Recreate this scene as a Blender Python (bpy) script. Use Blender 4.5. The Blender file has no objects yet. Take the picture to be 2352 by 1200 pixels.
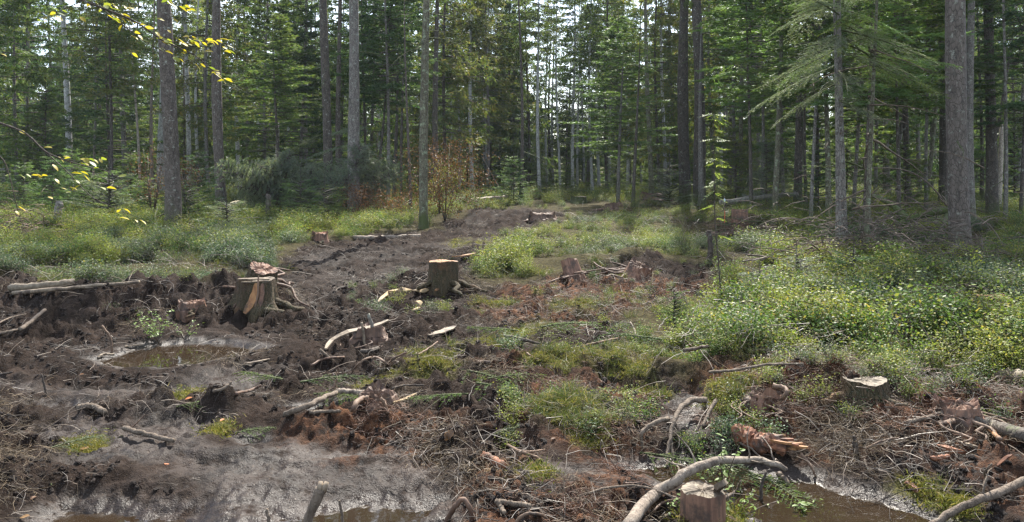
import bpy, math, random
import numpy as np
from mathutils import Vector, Matrix, Euler

sc = bpy.context.scene
COL = sc.collection
# ---------------------------------------------------------------- camera, sky, sun, exposure
F, CX, VH, EYE = 1777.0, 1176.0, 420.0, 1.6      # focal length and horizon of the photograph in its pixels; eye height in m
cam_d = bpy.data.cameras.new('camera')
cam = bpy.data.objects.new('camera', cam_d)
COL.objects.link(cam)
cam.location = (0, 0, EYE)
cam.rotation_euler = (math.radians(90), 0, 0)
cam_d.sensor_width = 36
cam_d.lens = 36 * F / 2352
cam_d.shift_y = -(600 - VH) / 2352
cam_d.clip_start = 0.05
cam_d.clip_end = 1000
sc.camera = cam

SUN_EL, SUN_AZ = math.radians(50), math.radians(12)     # azimuth from +Y towards +X
world = bpy.data.worlds.new('World')
sc.world = world
world.use_nodes = True
wt = world.node_tree
wt.nodes.clear()
wo = wt.nodes.new('ShaderNodeOutputWorld')
bg = wt.nodes.new('ShaderNodeBackground')
sky = wt.nodes.new('ShaderNodeTexSky')
sky.sky_type = 'NISHITA'
sky.sun_disc = False
sky.sun_elevation = SUN_EL
sky.sun_rotation = SUN_AZ
sky.air_density = 1.0
sky.dust_density = 1.5
# broken white cloud over the blue
tc = wt.nodes.new('ShaderNodeTexCoord')
cn = wt.nodes.new('ShaderNodeTexNoise')
cn.inputs['Scale'].default_value = 2.4
cn.inputs['Detail'].default_value = 6
wt.links.new(tc.outputs['Generated'], cn.inputs['Vector'])
cr = wt.nodes.new('ShaderNodeMapRange')
cr.inputs['From Min'].default_value = 0.42
cr.inputs['From Max'].default_value = 0.66
wt.links.new(cn.outputs['Fac'], cr.inputs['Value'])
cm = wt.nodes.new('ShaderNodeMix')
cm.data_type = 'RGBA'
cm.inputs[7].default_value = (6.3, 6.9, 7.6, 1)
wt.links.new(cr.outputs['Result'], cm.inputs[0])
wt.links.new(sky.outputs['Color'], cm.inputs[6])
wt.links.new(cm.outputs[2], bg.inputs['Color'])
bg.inputs['Strength'].default_value = 0.12
wt.links.new(bg.outputs['Background'], wo.inputs['Surface'])

sun_d = bpy.data.lights.new('sun', 'SUN')
sun_d.energy = 5.0
sun_d.angle = math.radians(0.6)
sun_d.color = (1.0, 0.95, 0.86)
sun = bpy.data.objects.new('sun', sun_d)
COL.objects.link(sun)
sdir = Vector((math.sin(SUN_AZ) * math.cos(SUN_EL), math.cos(SUN_AZ) * math.cos(SUN_EL), math.sin(SUN_EL)))
sun.rotation_euler = sdir.to_track_quat('Z', 'Y').to_euler()
sun.location = (0, 20, 40)

sc.view_settings.view_transform = 'Standard'
sc.view_settings.look = 'None'
sc.view_settings.gamma = 1
sc.view_settings.use_curve_mapping = False
sc.view_settings.exposure = 1.7
sc.render.engine = 'CYCLES'
sc.cycles.use_denoising = True
sc.cycles.denoiser = 'OPENIMAGEDENOISE'
sc.cycles.denoising_input_passes = 'RGB_ALBEDO_NORMAL'
sc.cycles.denoising_prefilter = 'NONE'
sc.cycles.use_adaptive_sampling = False
sc.cycles.filter_width = 1.4
sc.cycles.max_bounces = 8
sc.cycles.diffuse_bounces = 5
sc.cycles.glossy_bounces = 2
sc.cycles.transmission_bounces = 3
sc.cycles.volume_bounces = 0
sc.cycles.sample_clamp_indirect = 3
sc.cycles.sample_clamp_direct = 3.0

# ---------------------------------------------------------------- helpers
def smooth(a, b, x):
    t = np.clip((x - a) / (b - a), 0, 1)
    return t * t * (3 - 2 * t)

def _hash(ix, iy, seed):
    h = (ix.astype(np.int64) * 374761393 + iy.astype(np.int64) * 668265263 + seed * 982451653) & 0xffffffff
    h = ((h ^ (h >> 13)) * 1274126177) & 0xffffffff
    h = h ^ (h >> 16)
    return (h & 0xffff) / 65535.0

def vnoise(x, y, seed=0):
    fx, fy = np.floor(x), np.floor(y)
    tx, ty = x - fx, y - fy
    tx = tx * tx * (3 - 2 * tx)
    ty = ty * ty * (3 - 2 * ty)
    a, b = _hash(fx, fy, seed), _hash(fx + 1, fy, seed)
    c, d = _hash(fx, fy + 1, seed), _hash(fx + 1, fy + 1, seed)
    return (a + (b - a) * tx) * (1 - ty) + (c + (d - c) * tx) * ty

def fbm(x, y, size, octs=4, seed=0, gain=0.5):
    s, amp, tot = 0, 1, 0
    ca, sa = 0.8, 0.6
    x, y = x / size, y / size
    for o in range(octs):
        s = s + amp * vnoise(x, y, seed + o * 17)
        tot += amp
        amp *= gain
        x, y = (ca * x - sa * y) * 2.03 + 7.1, (sa * x + ca * y) * 2.03 + 3.3
    return s / tot

def link_mesh(name, verts, faces, mats=(), mat_idx=None, shade=False):
    me = bpy.data.meshes.new(name)
    me.from_pydata(verts, [], faces)
    for m in mats:
        me.materials.append(m)
    if mat_idx is not None:
        me.polygons.foreach_set('material_index', np.asarray(mat_idx, dtype=np.int32))
    if shade:
        me.polygons.foreach_set('use_smooth', np.ones(len(me.polygons), dtype=bool))
    me.update()
    return me

def tri_mesh(name, V, T, mats=(), mat_idx=None, shade=False):
    """V (n,3) floats, T (m,3) ints, fast"""
    me = bpy.data.meshes.new(name)
    V = np.asarray(V, dtype=np.float32)
    T = np.asarray(T, dtype=np.int32)
    k = T.shape[1]
    me.vertices.add(len(V))
    me.vertices.foreach_set('co', V.ravel())
    me.loops.add(T.size)
    me.loops.foreach_set('vertex_index', T.ravel())
    me.polygons.add(len(T))
    me.polygons.foreach_set('loop_start', np.arange(0, T.size, k, dtype=np.int32))
    me.polygons.foreach_set('loop_total', np.full(len(T), k, dtype=np.int32))
    for m in mats:
        me.materials.append(m)
    if mat_idx is not None:
        me.polygons.foreach_set('material_index', np.asarray(mat_idx, dtype=np.int32))
    if shade:
        me.polygons.foreach_set('use_smooth', np.ones(len(T), dtype=bool))
    me.update(calc_edges=True)
    return me

def put(name, me, parent=None, loc=(0, 0, 0), rot=(0, 0, 0), scale=(1, 1, 1)):
    o = bpy.data.objects.new(name, me)
    COL.objects.link(o)
    o.location, o.rotation_euler, o.scale = loc, rot, scale
    if parent:
        o.parent = parent
    return o

def tag(o, label=None, cat=None, group=None, kind=None):
    if label: o['label'] = label
    if cat: o['category'] = cat
    if group: o['group'] = group
    if kind: o['kind'] = kind
    return o

def thing(name, label, cat, loc=(0, 0, 0), group=None, rotz=0):
    o = bpy.data.objects.new(name, None)
    COL.objects.link(o)
    o.empty_display_size = 0.1
    o.location = loc
    o.rotation_euler = (0, 0, rotz)
    return tag(o, label, cat, group)

class MB:
    """collects tubes and faces into one mesh"""
    def __init__(s):
        s.v, s.f, s.m = [], [], []
    def tube(s, pts, rad, sides=6, mi=0, jit=0.0, rng=random, cap=True):
        pts = [Vector(p) for p in pts]
        n = len(pts)
        base = len(s.v)
        up = None
        for i, p in enumerate(pts):
            d = (pts[min(i + 1, n - 1)] - pts[max(i - 1, 0)])
            if d.length < 1e-9: d = Vector((0, 0, 1))
            d.normalize()
            if up is None:
                up = d.orthogonal().normalized()
            up = up - d * up.dot(d)
            if up.length < 1e-6: up = d.orthogonal()
            up.normalize()
            w = d.cross(up)
            r = rad[i] if hasattr(rad, '__len__') else rad
            for k in range(sides):
                a = 2 * math.pi * k / sides
                rr = r * (1 + jit * (rng.random() - 0.5) * 2)
                s.v.append(p + up * (math.cos(a) * rr) + w * (math.sin(a) * rr))
        for i in range(n - 1):
            for k in range(sides):
                a, b = base + i * sides + k, base + i * sides + (k + 1) % sides
                s.f.append((a, b, b + sides, a + sides)); s.m.append(mi)
        if cap and sides > 2:
            s.f.append(tuple(base + k for k in reversed(range(sides)))); s.m.append(mi)
            e = base + (n - 1) * sides
            s.f.append(tuple(e + k for k in range(sides))); s.m.append(mi)
    def poly(s, pts, mi=0):
        b = len(s.v)
        s.v.extend(Vector(p) for p in pts)
        s.f.append(tuple(range(b, b + len(pts)))); s.m.append(mi)
    def mesh(s, name, mats, shade=True):
        return link_mesh(name, s.v, s.f, mats, s.m, shade)

def bez(pts, n=12):
    """Catmull-Rom through pts"""
    pts = [Vector(p) for p in pts]
    if len(pts) == 2:
        return [pts[0].lerp(pts[1], i / n) for i in range(n + 1)]
    P = [pts[0] * 2 - pts[1]] + pts + [pts[-1] * 2 - pts[-2]]
    out = []
    m = len(pts) - 1
    per = max(2, n // m)
    for i in range(m):
        a, b, c, d = P[i:i + 4]
        for k in range(per):
            t = k / per
            out.append(0.5 * ((2 * b) + (c - a) * t + (2 * a - 5 * b + 4 * c - d) * t * t + (3 * b - a - 3 * c + d) * t ** 3))
    out.append(pts[-1])
    return out

# ---------------------------------------------------------------- materials
class NB:
    def __init__(s, name):
        s.mat = bpy.data.materials.new(name)
        s.mat.use_nodes = True
        s.t = s.mat.node_tree
        s.t.nodes.clear()
        s.out = s.t.nodes.new('ShaderNodeOutputMaterial')
    def n(s, ty, inp=None, **props):
        nd = s.t.nodes.new('ShaderNode' + ty)
        for k, v in props.items(): setattr(nd, k, v)
        for k, v in (inp or {}).items():
            if isinstance(v, bpy.types.NodeSocket): s.t.links.new(v, nd.inputs[k])
            else: nd.inputs[k].default_value = v
        return nd
    def c(s, x):
        return x if isinstance(x, bpy.types.NodeSocket) else (*x, 1)[:4]
    def mix(s, f, a, b, blend='MIX'):
        nd = s.n('Mix', {0: f, 6: s.c(a), 7: s.c(b)}, data_type='RGBA', blend_type=blend)
        return nd.outputs[2]
    def mr(s, v, a, b, c=0.0, d=1.0):
        return s.n('MapRange', {'Value': v, 'From Min': a, 'From Max': b, 'To Min': c, 'To Max': d}, interpolation_type='SMOOTHSTEP').outputs[0]
    def math(s, op, a, b=0.0):
        return s.n('Math', {0: a, 1: b}, operation=op).outputs[0]
    def noise(s, vec, scale, detail=4, rough=0.55, dist=0.0):
        return s.n('TexNoise', {'Vector': vec, 'Scale': scale, 'Detail': detail, 'Roughness': rough, 'Distortion': dist}).outputs['Fac']
    def pos(s):
        return s.n('NewGeometry').outputs['Position']
    def objco(s):
        return s.n('TexCoord').outputs['Object']
    def map(s, vec, sc_=(1, 1, 1)):
        return s.n('Mapping', {'Vector': vec, 'Scale': sc_}).outputs[0]
    def attr(s, name):
        return s.n('Attribute', attribute_name=name).outputs['Fac']
    def bump(s, h, strength=0.5, dist=0.02):
        return s.n('Bump', {'Height': h, 'Strength': strength, 'Distance': dist}).outputs[0]
    def principled(s, color, rough, normal=None, spec=0.5, **kw):
        d = {'Base Color': s.c(color), 'Roughness': rough, 'Specular IOR Level': spec}
        if normal is not None: d['Normal'] = normal
        d.update(kw)
        return s.n('BsdfPrincipled', d).outputs[0]
    def done(s, shader):
        s.t.links.new(shader, s.out.inputs['Surface'])
        return s.mat

def leaf_mat(name, c1, c2, c3=None, trans=0.4, size=1.2, spec=0.3, var=0.5):
    b = NB(name)
    p = b.pos()
    col = b.mix(b.mr(b.noise(p, size, 3), 0.35, 0.65), c1, c2)
    isl = b.n('NewGeometry').outputs['Random Per Island']
    if c3:
        col = b.mix(b.mr(isl, 0.72, 0.95), col, c3)
    oi = b.n('ObjectInfo').outputs['Random']
    v = b.math('ADD', b.math('MULTIPLY', isl, var), b.math('MULTIPLY', oi, var * 0.6))
    v = b.math('ADD', v, 1 - var * 0.8)
    hsv = b.n('HueSaturation', {'Color': col, 'Value': v}).outputs[0]
    pr = b.principled(hsv, 0.5, spec=spec)
    tcol = b.mix(1.0, hsv, (1.2, 1.25, 0.6), 'MULTIPLY')
    tr = b.n('BsdfTranslucent', {'Color': tcol}).outputs[0]
    return b.done(b.n('MixShader', {0: trans, 1: pr, 2: tr}).outputs[0])

def bark_mat(name, dark, light, lichen=(0.3, 0.32, 0.27), lich=0.3, moss=0.5, scale=1.0, red=None, crack=0.75):
    b = NB(name)
    p = b.pos()
    pz = b.map(p, (1, 1, 0.4))
    vor = b.n('TexVoronoi', {'Vector': pz, 'Scale': 26 * scale}, feature='DISTANCE_TO_EDGE').outputs['Distance']
    nz = b.noise(pz, 14 * scale, 6, 0.65)
    big = b.noise(p, 2.2, 3)
    col = b.mix(b.mr(nz, 0.3, 0.7), dark, light)
    col = b.mix(b.mr(vor, 0.0, 0.12, crack, 0.0), col, tuple(x * 0.45 for x in dark))
    if red:
        col = b.mix(b.mr(big, 0.5, 0.7, 0, 0.6), col, red)
    ln = b.noise(p, 9 * scale, 5, 0.7)
    col = b.mix(b.mr(ln, 0.62 - 0.2 * lich, 0.74 - 0.2 * lich, 0, 0.8), col, lichen)
    sp = b.noise(p, 42, 3)
    col = b.mix(b.mr(sp, 0.66, 0.76, 0, 0.5 * min(1, lich * 2)), col, (0.45, 0.46, 0.4))
    z = b.n('SeparateXYZ', {0: b.objco()}).outputs[2]
    mz = b.math('ADD', z, b.math('MULTIPLY', b.noise(p, 5, 4), -1.6))
    col = b.mix(b.mr(mz, -0.75, 0.05, moss, 0.0), col, (0.055, 0.07, 0.02))
    h = b.math('ADD', b.math('MULTIPLY', b.mr(vor, 0, 0.15), crack), b.math('MULTIPLY', nz, 0.8))
    return b.done(b.principled(col, 0.85, b.bump(h, 0.9, 0.012), spec=0.25))

def wood_mat(name, c1, c2, dirt=0.3, axis=(1, 1, 0.12), scale=30, rough=0.7, dcol=(0.045, 0.03, 0.022)):
    b = NB(name)
    oc = b.objco()
    p = b.pos()
    g = b.noise(b.map(oc, axis), scale, 5, 0.6)
    col = b.mix(b.mr(g, 0.3, 0.7), c1, c2)
    col = b.mix(b.mr(b.noise(p, 7, 5, 0.65), 0.62 - 0.25 * dirt, 0.75 - 0.2 * dirt, 0, 0.9), col, dcol)
    return b.done(b.principled(col, rough, b.bump(g, 0.6, 0.006), spec=0.3))

M = {}
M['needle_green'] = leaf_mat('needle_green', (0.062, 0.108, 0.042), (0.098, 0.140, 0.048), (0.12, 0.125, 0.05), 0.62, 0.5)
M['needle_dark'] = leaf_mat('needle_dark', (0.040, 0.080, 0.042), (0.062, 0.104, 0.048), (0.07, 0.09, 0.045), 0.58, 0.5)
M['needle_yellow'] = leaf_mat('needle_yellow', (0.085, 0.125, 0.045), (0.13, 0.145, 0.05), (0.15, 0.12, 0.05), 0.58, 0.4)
M['needle_fresh'] = leaf_mat('needle_fresh', (0.075, 0.135, 0.050), (0.11, 0.165, 0.055), (0.07, 0.12, 0.05), 0.5, 0.8)
M['needle_blue'] = leaf_mat('needle_blue', (0.10, 0.135, 0.10), (0.135, 0.165, 0.115), (0.14, 0.14, 0.10), 0.45, 0.8)
M['bilberry'] = leaf_mat('bilberry', (0.070, 0.125, 0.033), (0.175, 0.195, 0.045), (0.18, 0.15, 0.05), 0.42, 1.3, 0.12, 0.9)
M['bilberry_grey'] = leaf_mat('bilberry_grey', (0.045, 0.085, 0.042), (0.095, 0.125, 0.065), (0.12, 0.12, 0.075), 0.38, 1.3, 0.15, 0.9)
M['fern'] = leaf_mat('fern', (0.10, 0.16, 0.03), (0.14, 0.20, 0.04), (0.2, 0.2, 0.05), 0.45, 2.0, 0.4)
M['moss'] = leaf_mat('moss', (0.085, 0.10, 0.020), (0.16, 0.15, 0.038), (0.20, 0.15, 0.065), 0.3, 7.0, 0.1, 0.7)
M['grass'] = leaf_mat('grass', (0.055, 0.08, 0.024), (0.10, 0.11, 0.038), (0.16, 0.13, 0.065), 0.4, 3.0, 0.3, 0.6)
M['straw'] = leaf_mat('straw', (0.075, 0.052, 0.029), (0.12, 0.083, 0.047), (0.16, 0.115, 0.068), 0.1, 1.5, 0.3, 0.8)
M['red_litter'] = leaf_mat('red_litter', (0.075, 0.030, 0.016), (0.13, 0.060, 0.030), (0.04, 0.02, 0.014), 0.1, 2.5, 0.3, 0.8)
M['dry_twig'] = leaf_mat('dry_twig', (0.07, 0.055, 0.043), (0.13, 0.105, 0.085), (0.2, 0.17, 0.14), 0.05, 2.5, 0.3, 0.7)
M['dark_twig'] = leaf_mat('dark_twig', (0.028, 0.020, 0.015), (0.06, 0.042, 0.03), (0.1, 0.075, 0.055), 0.03, 2.5, 0.4, 0.7)
M['dead_leaf'] = leaf_mat('dead_leaf', (0.085, 0.042, 0.025), (0.12, 0.062, 0.035), (0.15, 0.08, 0.045), 0.3, 2.0, 0.08, 0.8)
M['beech_leaf'] = leaf_mat('beech_leaf', (0.26, 0.225, 0.03), (0.34, 0.26, 0.035), (0.34, 0.17, 0.03), 0.5, 3.0, 0.4, 0.4)
M['beech_leaf_green'] = leaf_mat('beech_leaf_green', (0.13, 0.17, 0.03), (0.2, 0.21, 0.04), None, 0.5, 3.0, 0.4, 0.4)
M['rowan_leaf'] = leaf_mat('rowan_leaf', (0.10, 0.155, 0.05), (0.15, 0.19, 0.055), (0.19, 0.21, 0.09), 0.5, 3.0, 0.08, 0.4)
M['orange_leaf'] = leaf_mat('orange_leaf', (0.32, 0.09, 0.02), (0.38, 0.14, 0.04), None, 0.3, 4.0, 0.4, 0.3)
M['tan_leaf'] = leaf_mat('tan_leaf', (0.24, 0.14, 0.06), (0.31, 0.19, 0.08), None, 0.3, 4.0, 0.4, 0.3)
M['bark_brown'] = bark_mat('bark_brown', (0.062, 0.049, 0.040), (0.14, 0.117, 0.098), lich=0.25, moss=0.7)
M['bark_grey'] = bark_mat('bark_grey', (0.10, 0.088, 0.078), (0.20, 0.18, 0.16), (0.24,0.26,0.22), lich=0.4, moss=0.6)
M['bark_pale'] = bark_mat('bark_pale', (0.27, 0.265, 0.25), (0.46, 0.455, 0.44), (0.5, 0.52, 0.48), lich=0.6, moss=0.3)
M['bark_dark'] = bark_mat('bark_dark', (0.05, 0.042, 0.035), (0.11, 0.092, 0.075), lich=0.2, moss=0.8)
M['bark_mossy'] = bark_mat('bark_mossy', (0.075, 0.066, 0.045), (0.15, 0.14, 0.095), (0.22, 0.26, 0.17), lich=0.5, moss=1.0)
M['bark_dead'] = bark_mat('bark_dead', (0.25, 0.21, 0.17), (0.44, 0.39, 0.33), (0.14, 0.10, 0.07), lich=0.35, moss=0.2)
M['bark_stump'] = bark_mat('bark_stump', (0.030, 0.018, 0.0135), (0.090, 0.050, 0.034), (0.07, 0.08, 0.03), lich=0.1, moss=0.25, scale=1.6, red=(0.15, 0.06, 0.035))
M['bark_branch'] = bark_mat('bark_branch', (0.07, 0.052, 0.038), (0.155, 0.12, 0.09), (0.045, 0.034, 0.026), lich=0.3, moss=0.0, scale=2.2, crack=.15)
M['bark_birch'] = bark_mat('bark_birch', (0.14, 0.11, 0.085), (0.235, 0.195, 0.155), (0.06, 0.045, 0.036), lich=0.62, moss=0.0, scale=1.8, crack=.12)
M['bark_big'] = bark_mat('bark_big', (0.066, 0.054, 0.046), (0.135, 0.112, 0.095), (0.23, 0.24, 0.20), lich=0.32, moss=0.4, scale=.8, red=(0.11, 0.095, 0.08))
M['wood_old'] = wood_mat('wood_old', (0.085, 0.066, 0.046), (0.18, 0.145, 0.10), 0.6, (1, 1, 1), 26, dcol=(0.06, 0.04, 0.026))
M['bark_dim'] = bark_mat('bark_dim', (0.05, 0.042, 0.034), (0.11, 0.092, 0.075), (0.09, 0.10, 0.05), lich=0.4, moss=0.0, crack=.3)
M['bark_twig'] = bark_mat('bark_twig', (0.03, 0.023, 0.018), (0.075, 0.058, 0.046), lich=0.1, moss=0.0, scale=2, crack=.1)
M['bark_log'] = bark_mat('bark_log', (0.09, 0.08, 0.068), (0.19, 0.17, 0.145), (0.22,0.24,0.19), lich=0.45, moss=0.0, crack=.3)
M['bark_dead_twig'] = bark_mat('bark_dead_twig', (0.06, 0.045, 0.036), (0.13, 0.10, 0.082), lich=0, moss=0, crack=0)
M['wood_fresh'] = wood_mat('wood_fresh', (0.22, 0.15, 0.075), (0.34, 0.25, 0.14), 0.5)
M['wood_orange'] = wood_mat('wood_orange', (0.17, 0.075, 0.03), (0.29, 0.15, 0.06), 0.6)
M['wood_pale'] = wood_mat('wood_pale', (0.12, 0.09, 0.06), (0.22, 0.17, 0.12), 0.6)
M['wood_red'] = wood_mat('wood_red', (0.085, 0.032, 0.018), (0.24, 0.10, 0.048), 0.6, (0.3, 1, 1), 40)
M['wood_rot'] = wood_mat('wood_rot', (0.09, 0.045, 0.03), (0.2, 0.11, 0.07), 0.6)
M['wood_cut'] = wood_mat('wood_cut', (0.16, 0.125, 0.085), (0.27, 0.22, 0.155), 0.6, (1, 1, 1), 26, dcol=(0.13, 0.075, 0.045))
M['root_dark'] = wood_mat('root_dark', (0.05, 0.03, 0.022), (0.12, 0.07, 0.045), 0.3)
M['root_tan'] = wood_mat('root_tan', (0.075, 0.044, 0.029), (0.155, 0.10, 0.065), 0.5)

def mud_material():
    b = NB('mud_ground')
    p = b.pos()
    wet, moss, lit, veg = b.attr('wet'), b.attr('moss'), b.attr('litter'), b.attr('veg')
    n1 = b.noise(p, 3.0, 6, 0.62)
    n2 = b.noise(p, 22, 5, 0.65)
    n3 = b.noise(p, 110, 3, 0.6)
    col = b.mix(b.mr(n1, 0.35, 0.68), (0.011, 0.0075, 0.0056), (0.028, 0.0192, 0.0148))
    col = b.mix(b.mr(n2, 0.45, 0.72, 0, 0.5), col, (0.042, 0.031, 0.026))
    col = b.mix(b.mr(n3, 0.55, 0.75, 0, 0.6), col, (0.008, 0.006, 0.005))
    # small pale chips and fibres strewn in the mud
    vor = b.n('TexVoronoi', {'Vector': b.map(p, (1, 0.35, 1)), 'Scale': 42}).outputs
    col = b.mix(b.mr(vor['Distance'], 0.09, 0.15, 0.5, 0), col, (0.09, 0.065, 0.043))
    lm = b.math('MULTIPLY', lit, b.mr(b.noise(p, 9, 6, 0.7), 0.38, 0.6))
    lcol = b.mix(b.mr(n2, 0.35, 0.65), (0.045, 0.020, 0.012), (0.11, 0.055, 0.030))
    col = b.mix(lm, col, lcol)
    mm = b.math('MULTIPLY', moss, b.mr(b.noise(p, 12, 6, 0.7), 0.36, 0.56))
    mcol = b.mix(b.mr(n2, 0.35, 0.65), (0.05, 0.055, 0.015), (0.11, 0.10, 0.03))
    col = b.mix(mm, col, mcol)
    vcol = b.mix(b.mr(n2, 0.35, 0.65), (0.025, 0.022, 0.011), (0.06, 0.05, 0.022))
    col = b.mix(b.math('MULTIPLY', veg, b.mr(n1, 0.3, 0.5, 0.6, 1.0)), col, vcol)
    dry = b.math('MAXIMUM', b.math('MAXIMUM', lm, mm), veg)
    wetf = b.math('MULTIPLY', wet, b.math('SUBTRACT', 1.0, dry))
    wn = b.math('MULTIPLY', wetf, b.math('MULTIPLY', b.mr(b.noise(p, 5, 6, 0.7), 0.3, 0.5), b.mr(b.noise(p, 38, 4, 0.7), 0.28, 0.46)))
    rough = b.n('MapRange', {'Value': wn, 'To Min': 0.92, 'To Max': 0.34}).outputs[0]
    h = b.math('ADD', b.math('MULTIPLY', n2, 1.0), b.math('MULTIPLY', n3, 0.45))
    st = b.n('MapRange', {'Value': wn, 'To Min': 1.0, 'To Max': 0.42}).outputs[0]
    nrm = b.n('Bump', {'Height': h, 'Strength': st, 'Distance': 0.03}).outputs[0]
    return b.done(b.principled(col, rough, nrm, b.n('MapRange', {'Value': wn, 'To Min': 0.05, 'To Max': 0.17}).outputs[0]))
M['mud'] = mud_material()

def water_material():
    b = NB('muddy_water')
    p = b.pos()
    col = b.mix(b.noise(p, 2.5, 4), (0.012, 0.0075, 0.0045), (0.026, 0.018, 0.011))
    col = b.mix(b.mr(b.noise(p, 18, 5, 0.7), 0.70, 0.76, 0, 0.7), col, (0.09, 0.07, 0.045))
    nrm = b.bump(b.noise(p, 9, 2), 0.05, 0.01)
    return b.done(b.principled(col, 0.03, nrm, 0.5, IOR=1.33))
M['water'] = water_material()

# ---------------------------------------------------------------- terrain
def rise(y):
    return np.interp(y, [-50, 10, 12, 14, 17, 20, 24, 28, 33, 40, 48, 55, 70, 100, 170],
                     [0, 0, 0.01, 0.05, 0.15, 0.28, 0.45, 0.60, 0.78, 0.90, 0.97, 1.0, 1.02, 1.05, 1.1])

_D = np.exp(np.linspace(math.log(1.8), math.log(150), 2600))
def base_pt(u, v, z=None):
    """where the sight line of photograph pixel (u, v) meets the smooth ground (or the level z)"""
    if z is not None:
        D = F * (EYE - z) / (v - VH)
        return ((u - CX) / F * D, D)
    pv = VH + F * (EYE - rise(_D)) / _D
    i = int(np.argmax(pv <= v)) if (pv <= v).any() else len(_D) - 1
    D = _D[i]
    return ((u - CX) / F * D, D)

class Poly:
    def __init__(s, px, z=None, extra=()):
        s.p = np.array([base_pt(u, v, z) for u, v in px] + list(extra), dtype=float)
        s.lo, s.hi = s.p.min(0), s.p.max(0)
    def sd(s, x, y, far=1.5):
        out = np.full(x.shape, -far)
        sel = (x > s.lo[0] - far) & (x < s.hi[0] + far) & (y > s.lo[1] - far) & (y < s.hi[1] + far)
        if not sel.any(): return out
        X, Y = x[sel], y[sel]
        d2 = np.full(X.shape, 1e9)
        ins = np.zeros(X.shape, dtype=bool)
        q = np.roll(s.p, -1, axis=0)
        for (ax, ay), (bx, by) in zip(s.p, q):
            ex, ey = bx - ax, by - ay
            t = np.clip(((X - ax) * ex + (Y - ay) * ey) / (ex * ex + ey * ey + 1e-12), 0, 1)
            d2 = np.minimum(d2, (X - ax - t * ex) ** 2 + (Y - ay - t * ey) ** 2)
            c = ((ay > Y) != (by > Y)) & (X < ex * (Y - ay) / (ey + 1e-12) + ax)
            ins ^= c
        out[sel] = np.where(ins, 1, -1) * np.sqrt(d2)
        return out

MUD = Poly([(-900, 760), (-200, 705), (0, 700), (70, 692), (200, 680), (300, 690), (420, 697), (470, 722), (530, 700), (545, 655), (640, 640),
            (655, 600), (690, 570), (800, 556), (980, 532), (1060, 506), (1072, 490), (1180, 482), (1270, 490), (1285, 506), (1225, 530),
            (1165, 560), (1085, 590), (1075, 640), (1110, 668), (1250, 650), (1400, 622), (1545, 602), (1630, 640), (1610, 690), (1500, 705),
            (1455, 765), (1430, 830), (1485, 885), (1560, 925), (1680, 900), (1800, 888), (1930, 880), (2000, 895), (2120, 880), (2352, 900), (2900, 930)],
           extra=[(9, -30), (-12, -30)])
FLATS = [Poly(q) for q in (
    [(-300, 860), (0, 862), (300, 872), (560, 842), (640, 852), (560, 912), (300, 922), (-300, 915)],
    [(690, 582), (950, 572), (985, 650), (700, 692), (650, 640)],
    [(150, 962), (350, 972), (560, 1032), (900, 1022), (1050, 1100), (1010, 1230), (560, 1230), (350, 1125), (130, 1080)],
    [(1150, 1060), (1350, 1070), (1440, 1110), (1250, 1120), (1150, 1100)],
    [(1570, 942), (1620, 932), (1630, 1000), (1560, 1010)],
    [(860, 575), (1000, 560), (1180, 540), (1180, 552), (1000, 580)],
    [(1240, 660), (1330, 655), (1400, 690), (1260, 700)])]
LITTER = [Poly(q) for q in (
    [(1150, 640), (1500, 640), (1640, 690), (1480, 745), (1250, 765), (1110, 720)],
    [(1150, 862), (1400, 900), (1490, 1000), (1420, 1085), (1250, 985)],
    [(1640, 890), (1900, 880), (1950, 1000), (1850, 1060), (1650, 1020)],
    [(800, 1000), (1000, 990), (1060, 1100), (850, 1090)],
    [(1900, 900), (2500, 880), (2500, 1250), (2150, 1150), (1950, 1050)],
    [(1000, 1110), (1450, 1100), (1480, 1210), (1020, 1210)])]
MOSS = [base_pt(u, v) + (r,) for u, v, r in (
    (1285, 858, .34), (1240, 868, .2), (1300, 985, .30), (1345, 1015, .26), (1265, 990, .2), (1455, 890, .3), (1475, 935, .26), (1420, 850, .25), (1385, 870, .2),
    (1690, 955, .24), (1650, 968, .15), (1760, 930, .2), (1250, 755, .4), (1100, 800, .4), (1000, 870, .28), (960, 830, .25), (1180, 770, .4),
    (1320, 720, .5), (1440, 700, .5), (860, 890, .25), (2100, 860, .4), (1960, 855, .4), (1200, 1110, .2), (1650, 1190, .3), (1780, 1190, .3),
    (500, 1000, .12), (200, 1030, .18), (420, 935, .2), (1140, 700, .4), (1080, 560, .8), (2150, 1160, .25), (2100, 1130, .2), (1050, 830, .25))]
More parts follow.
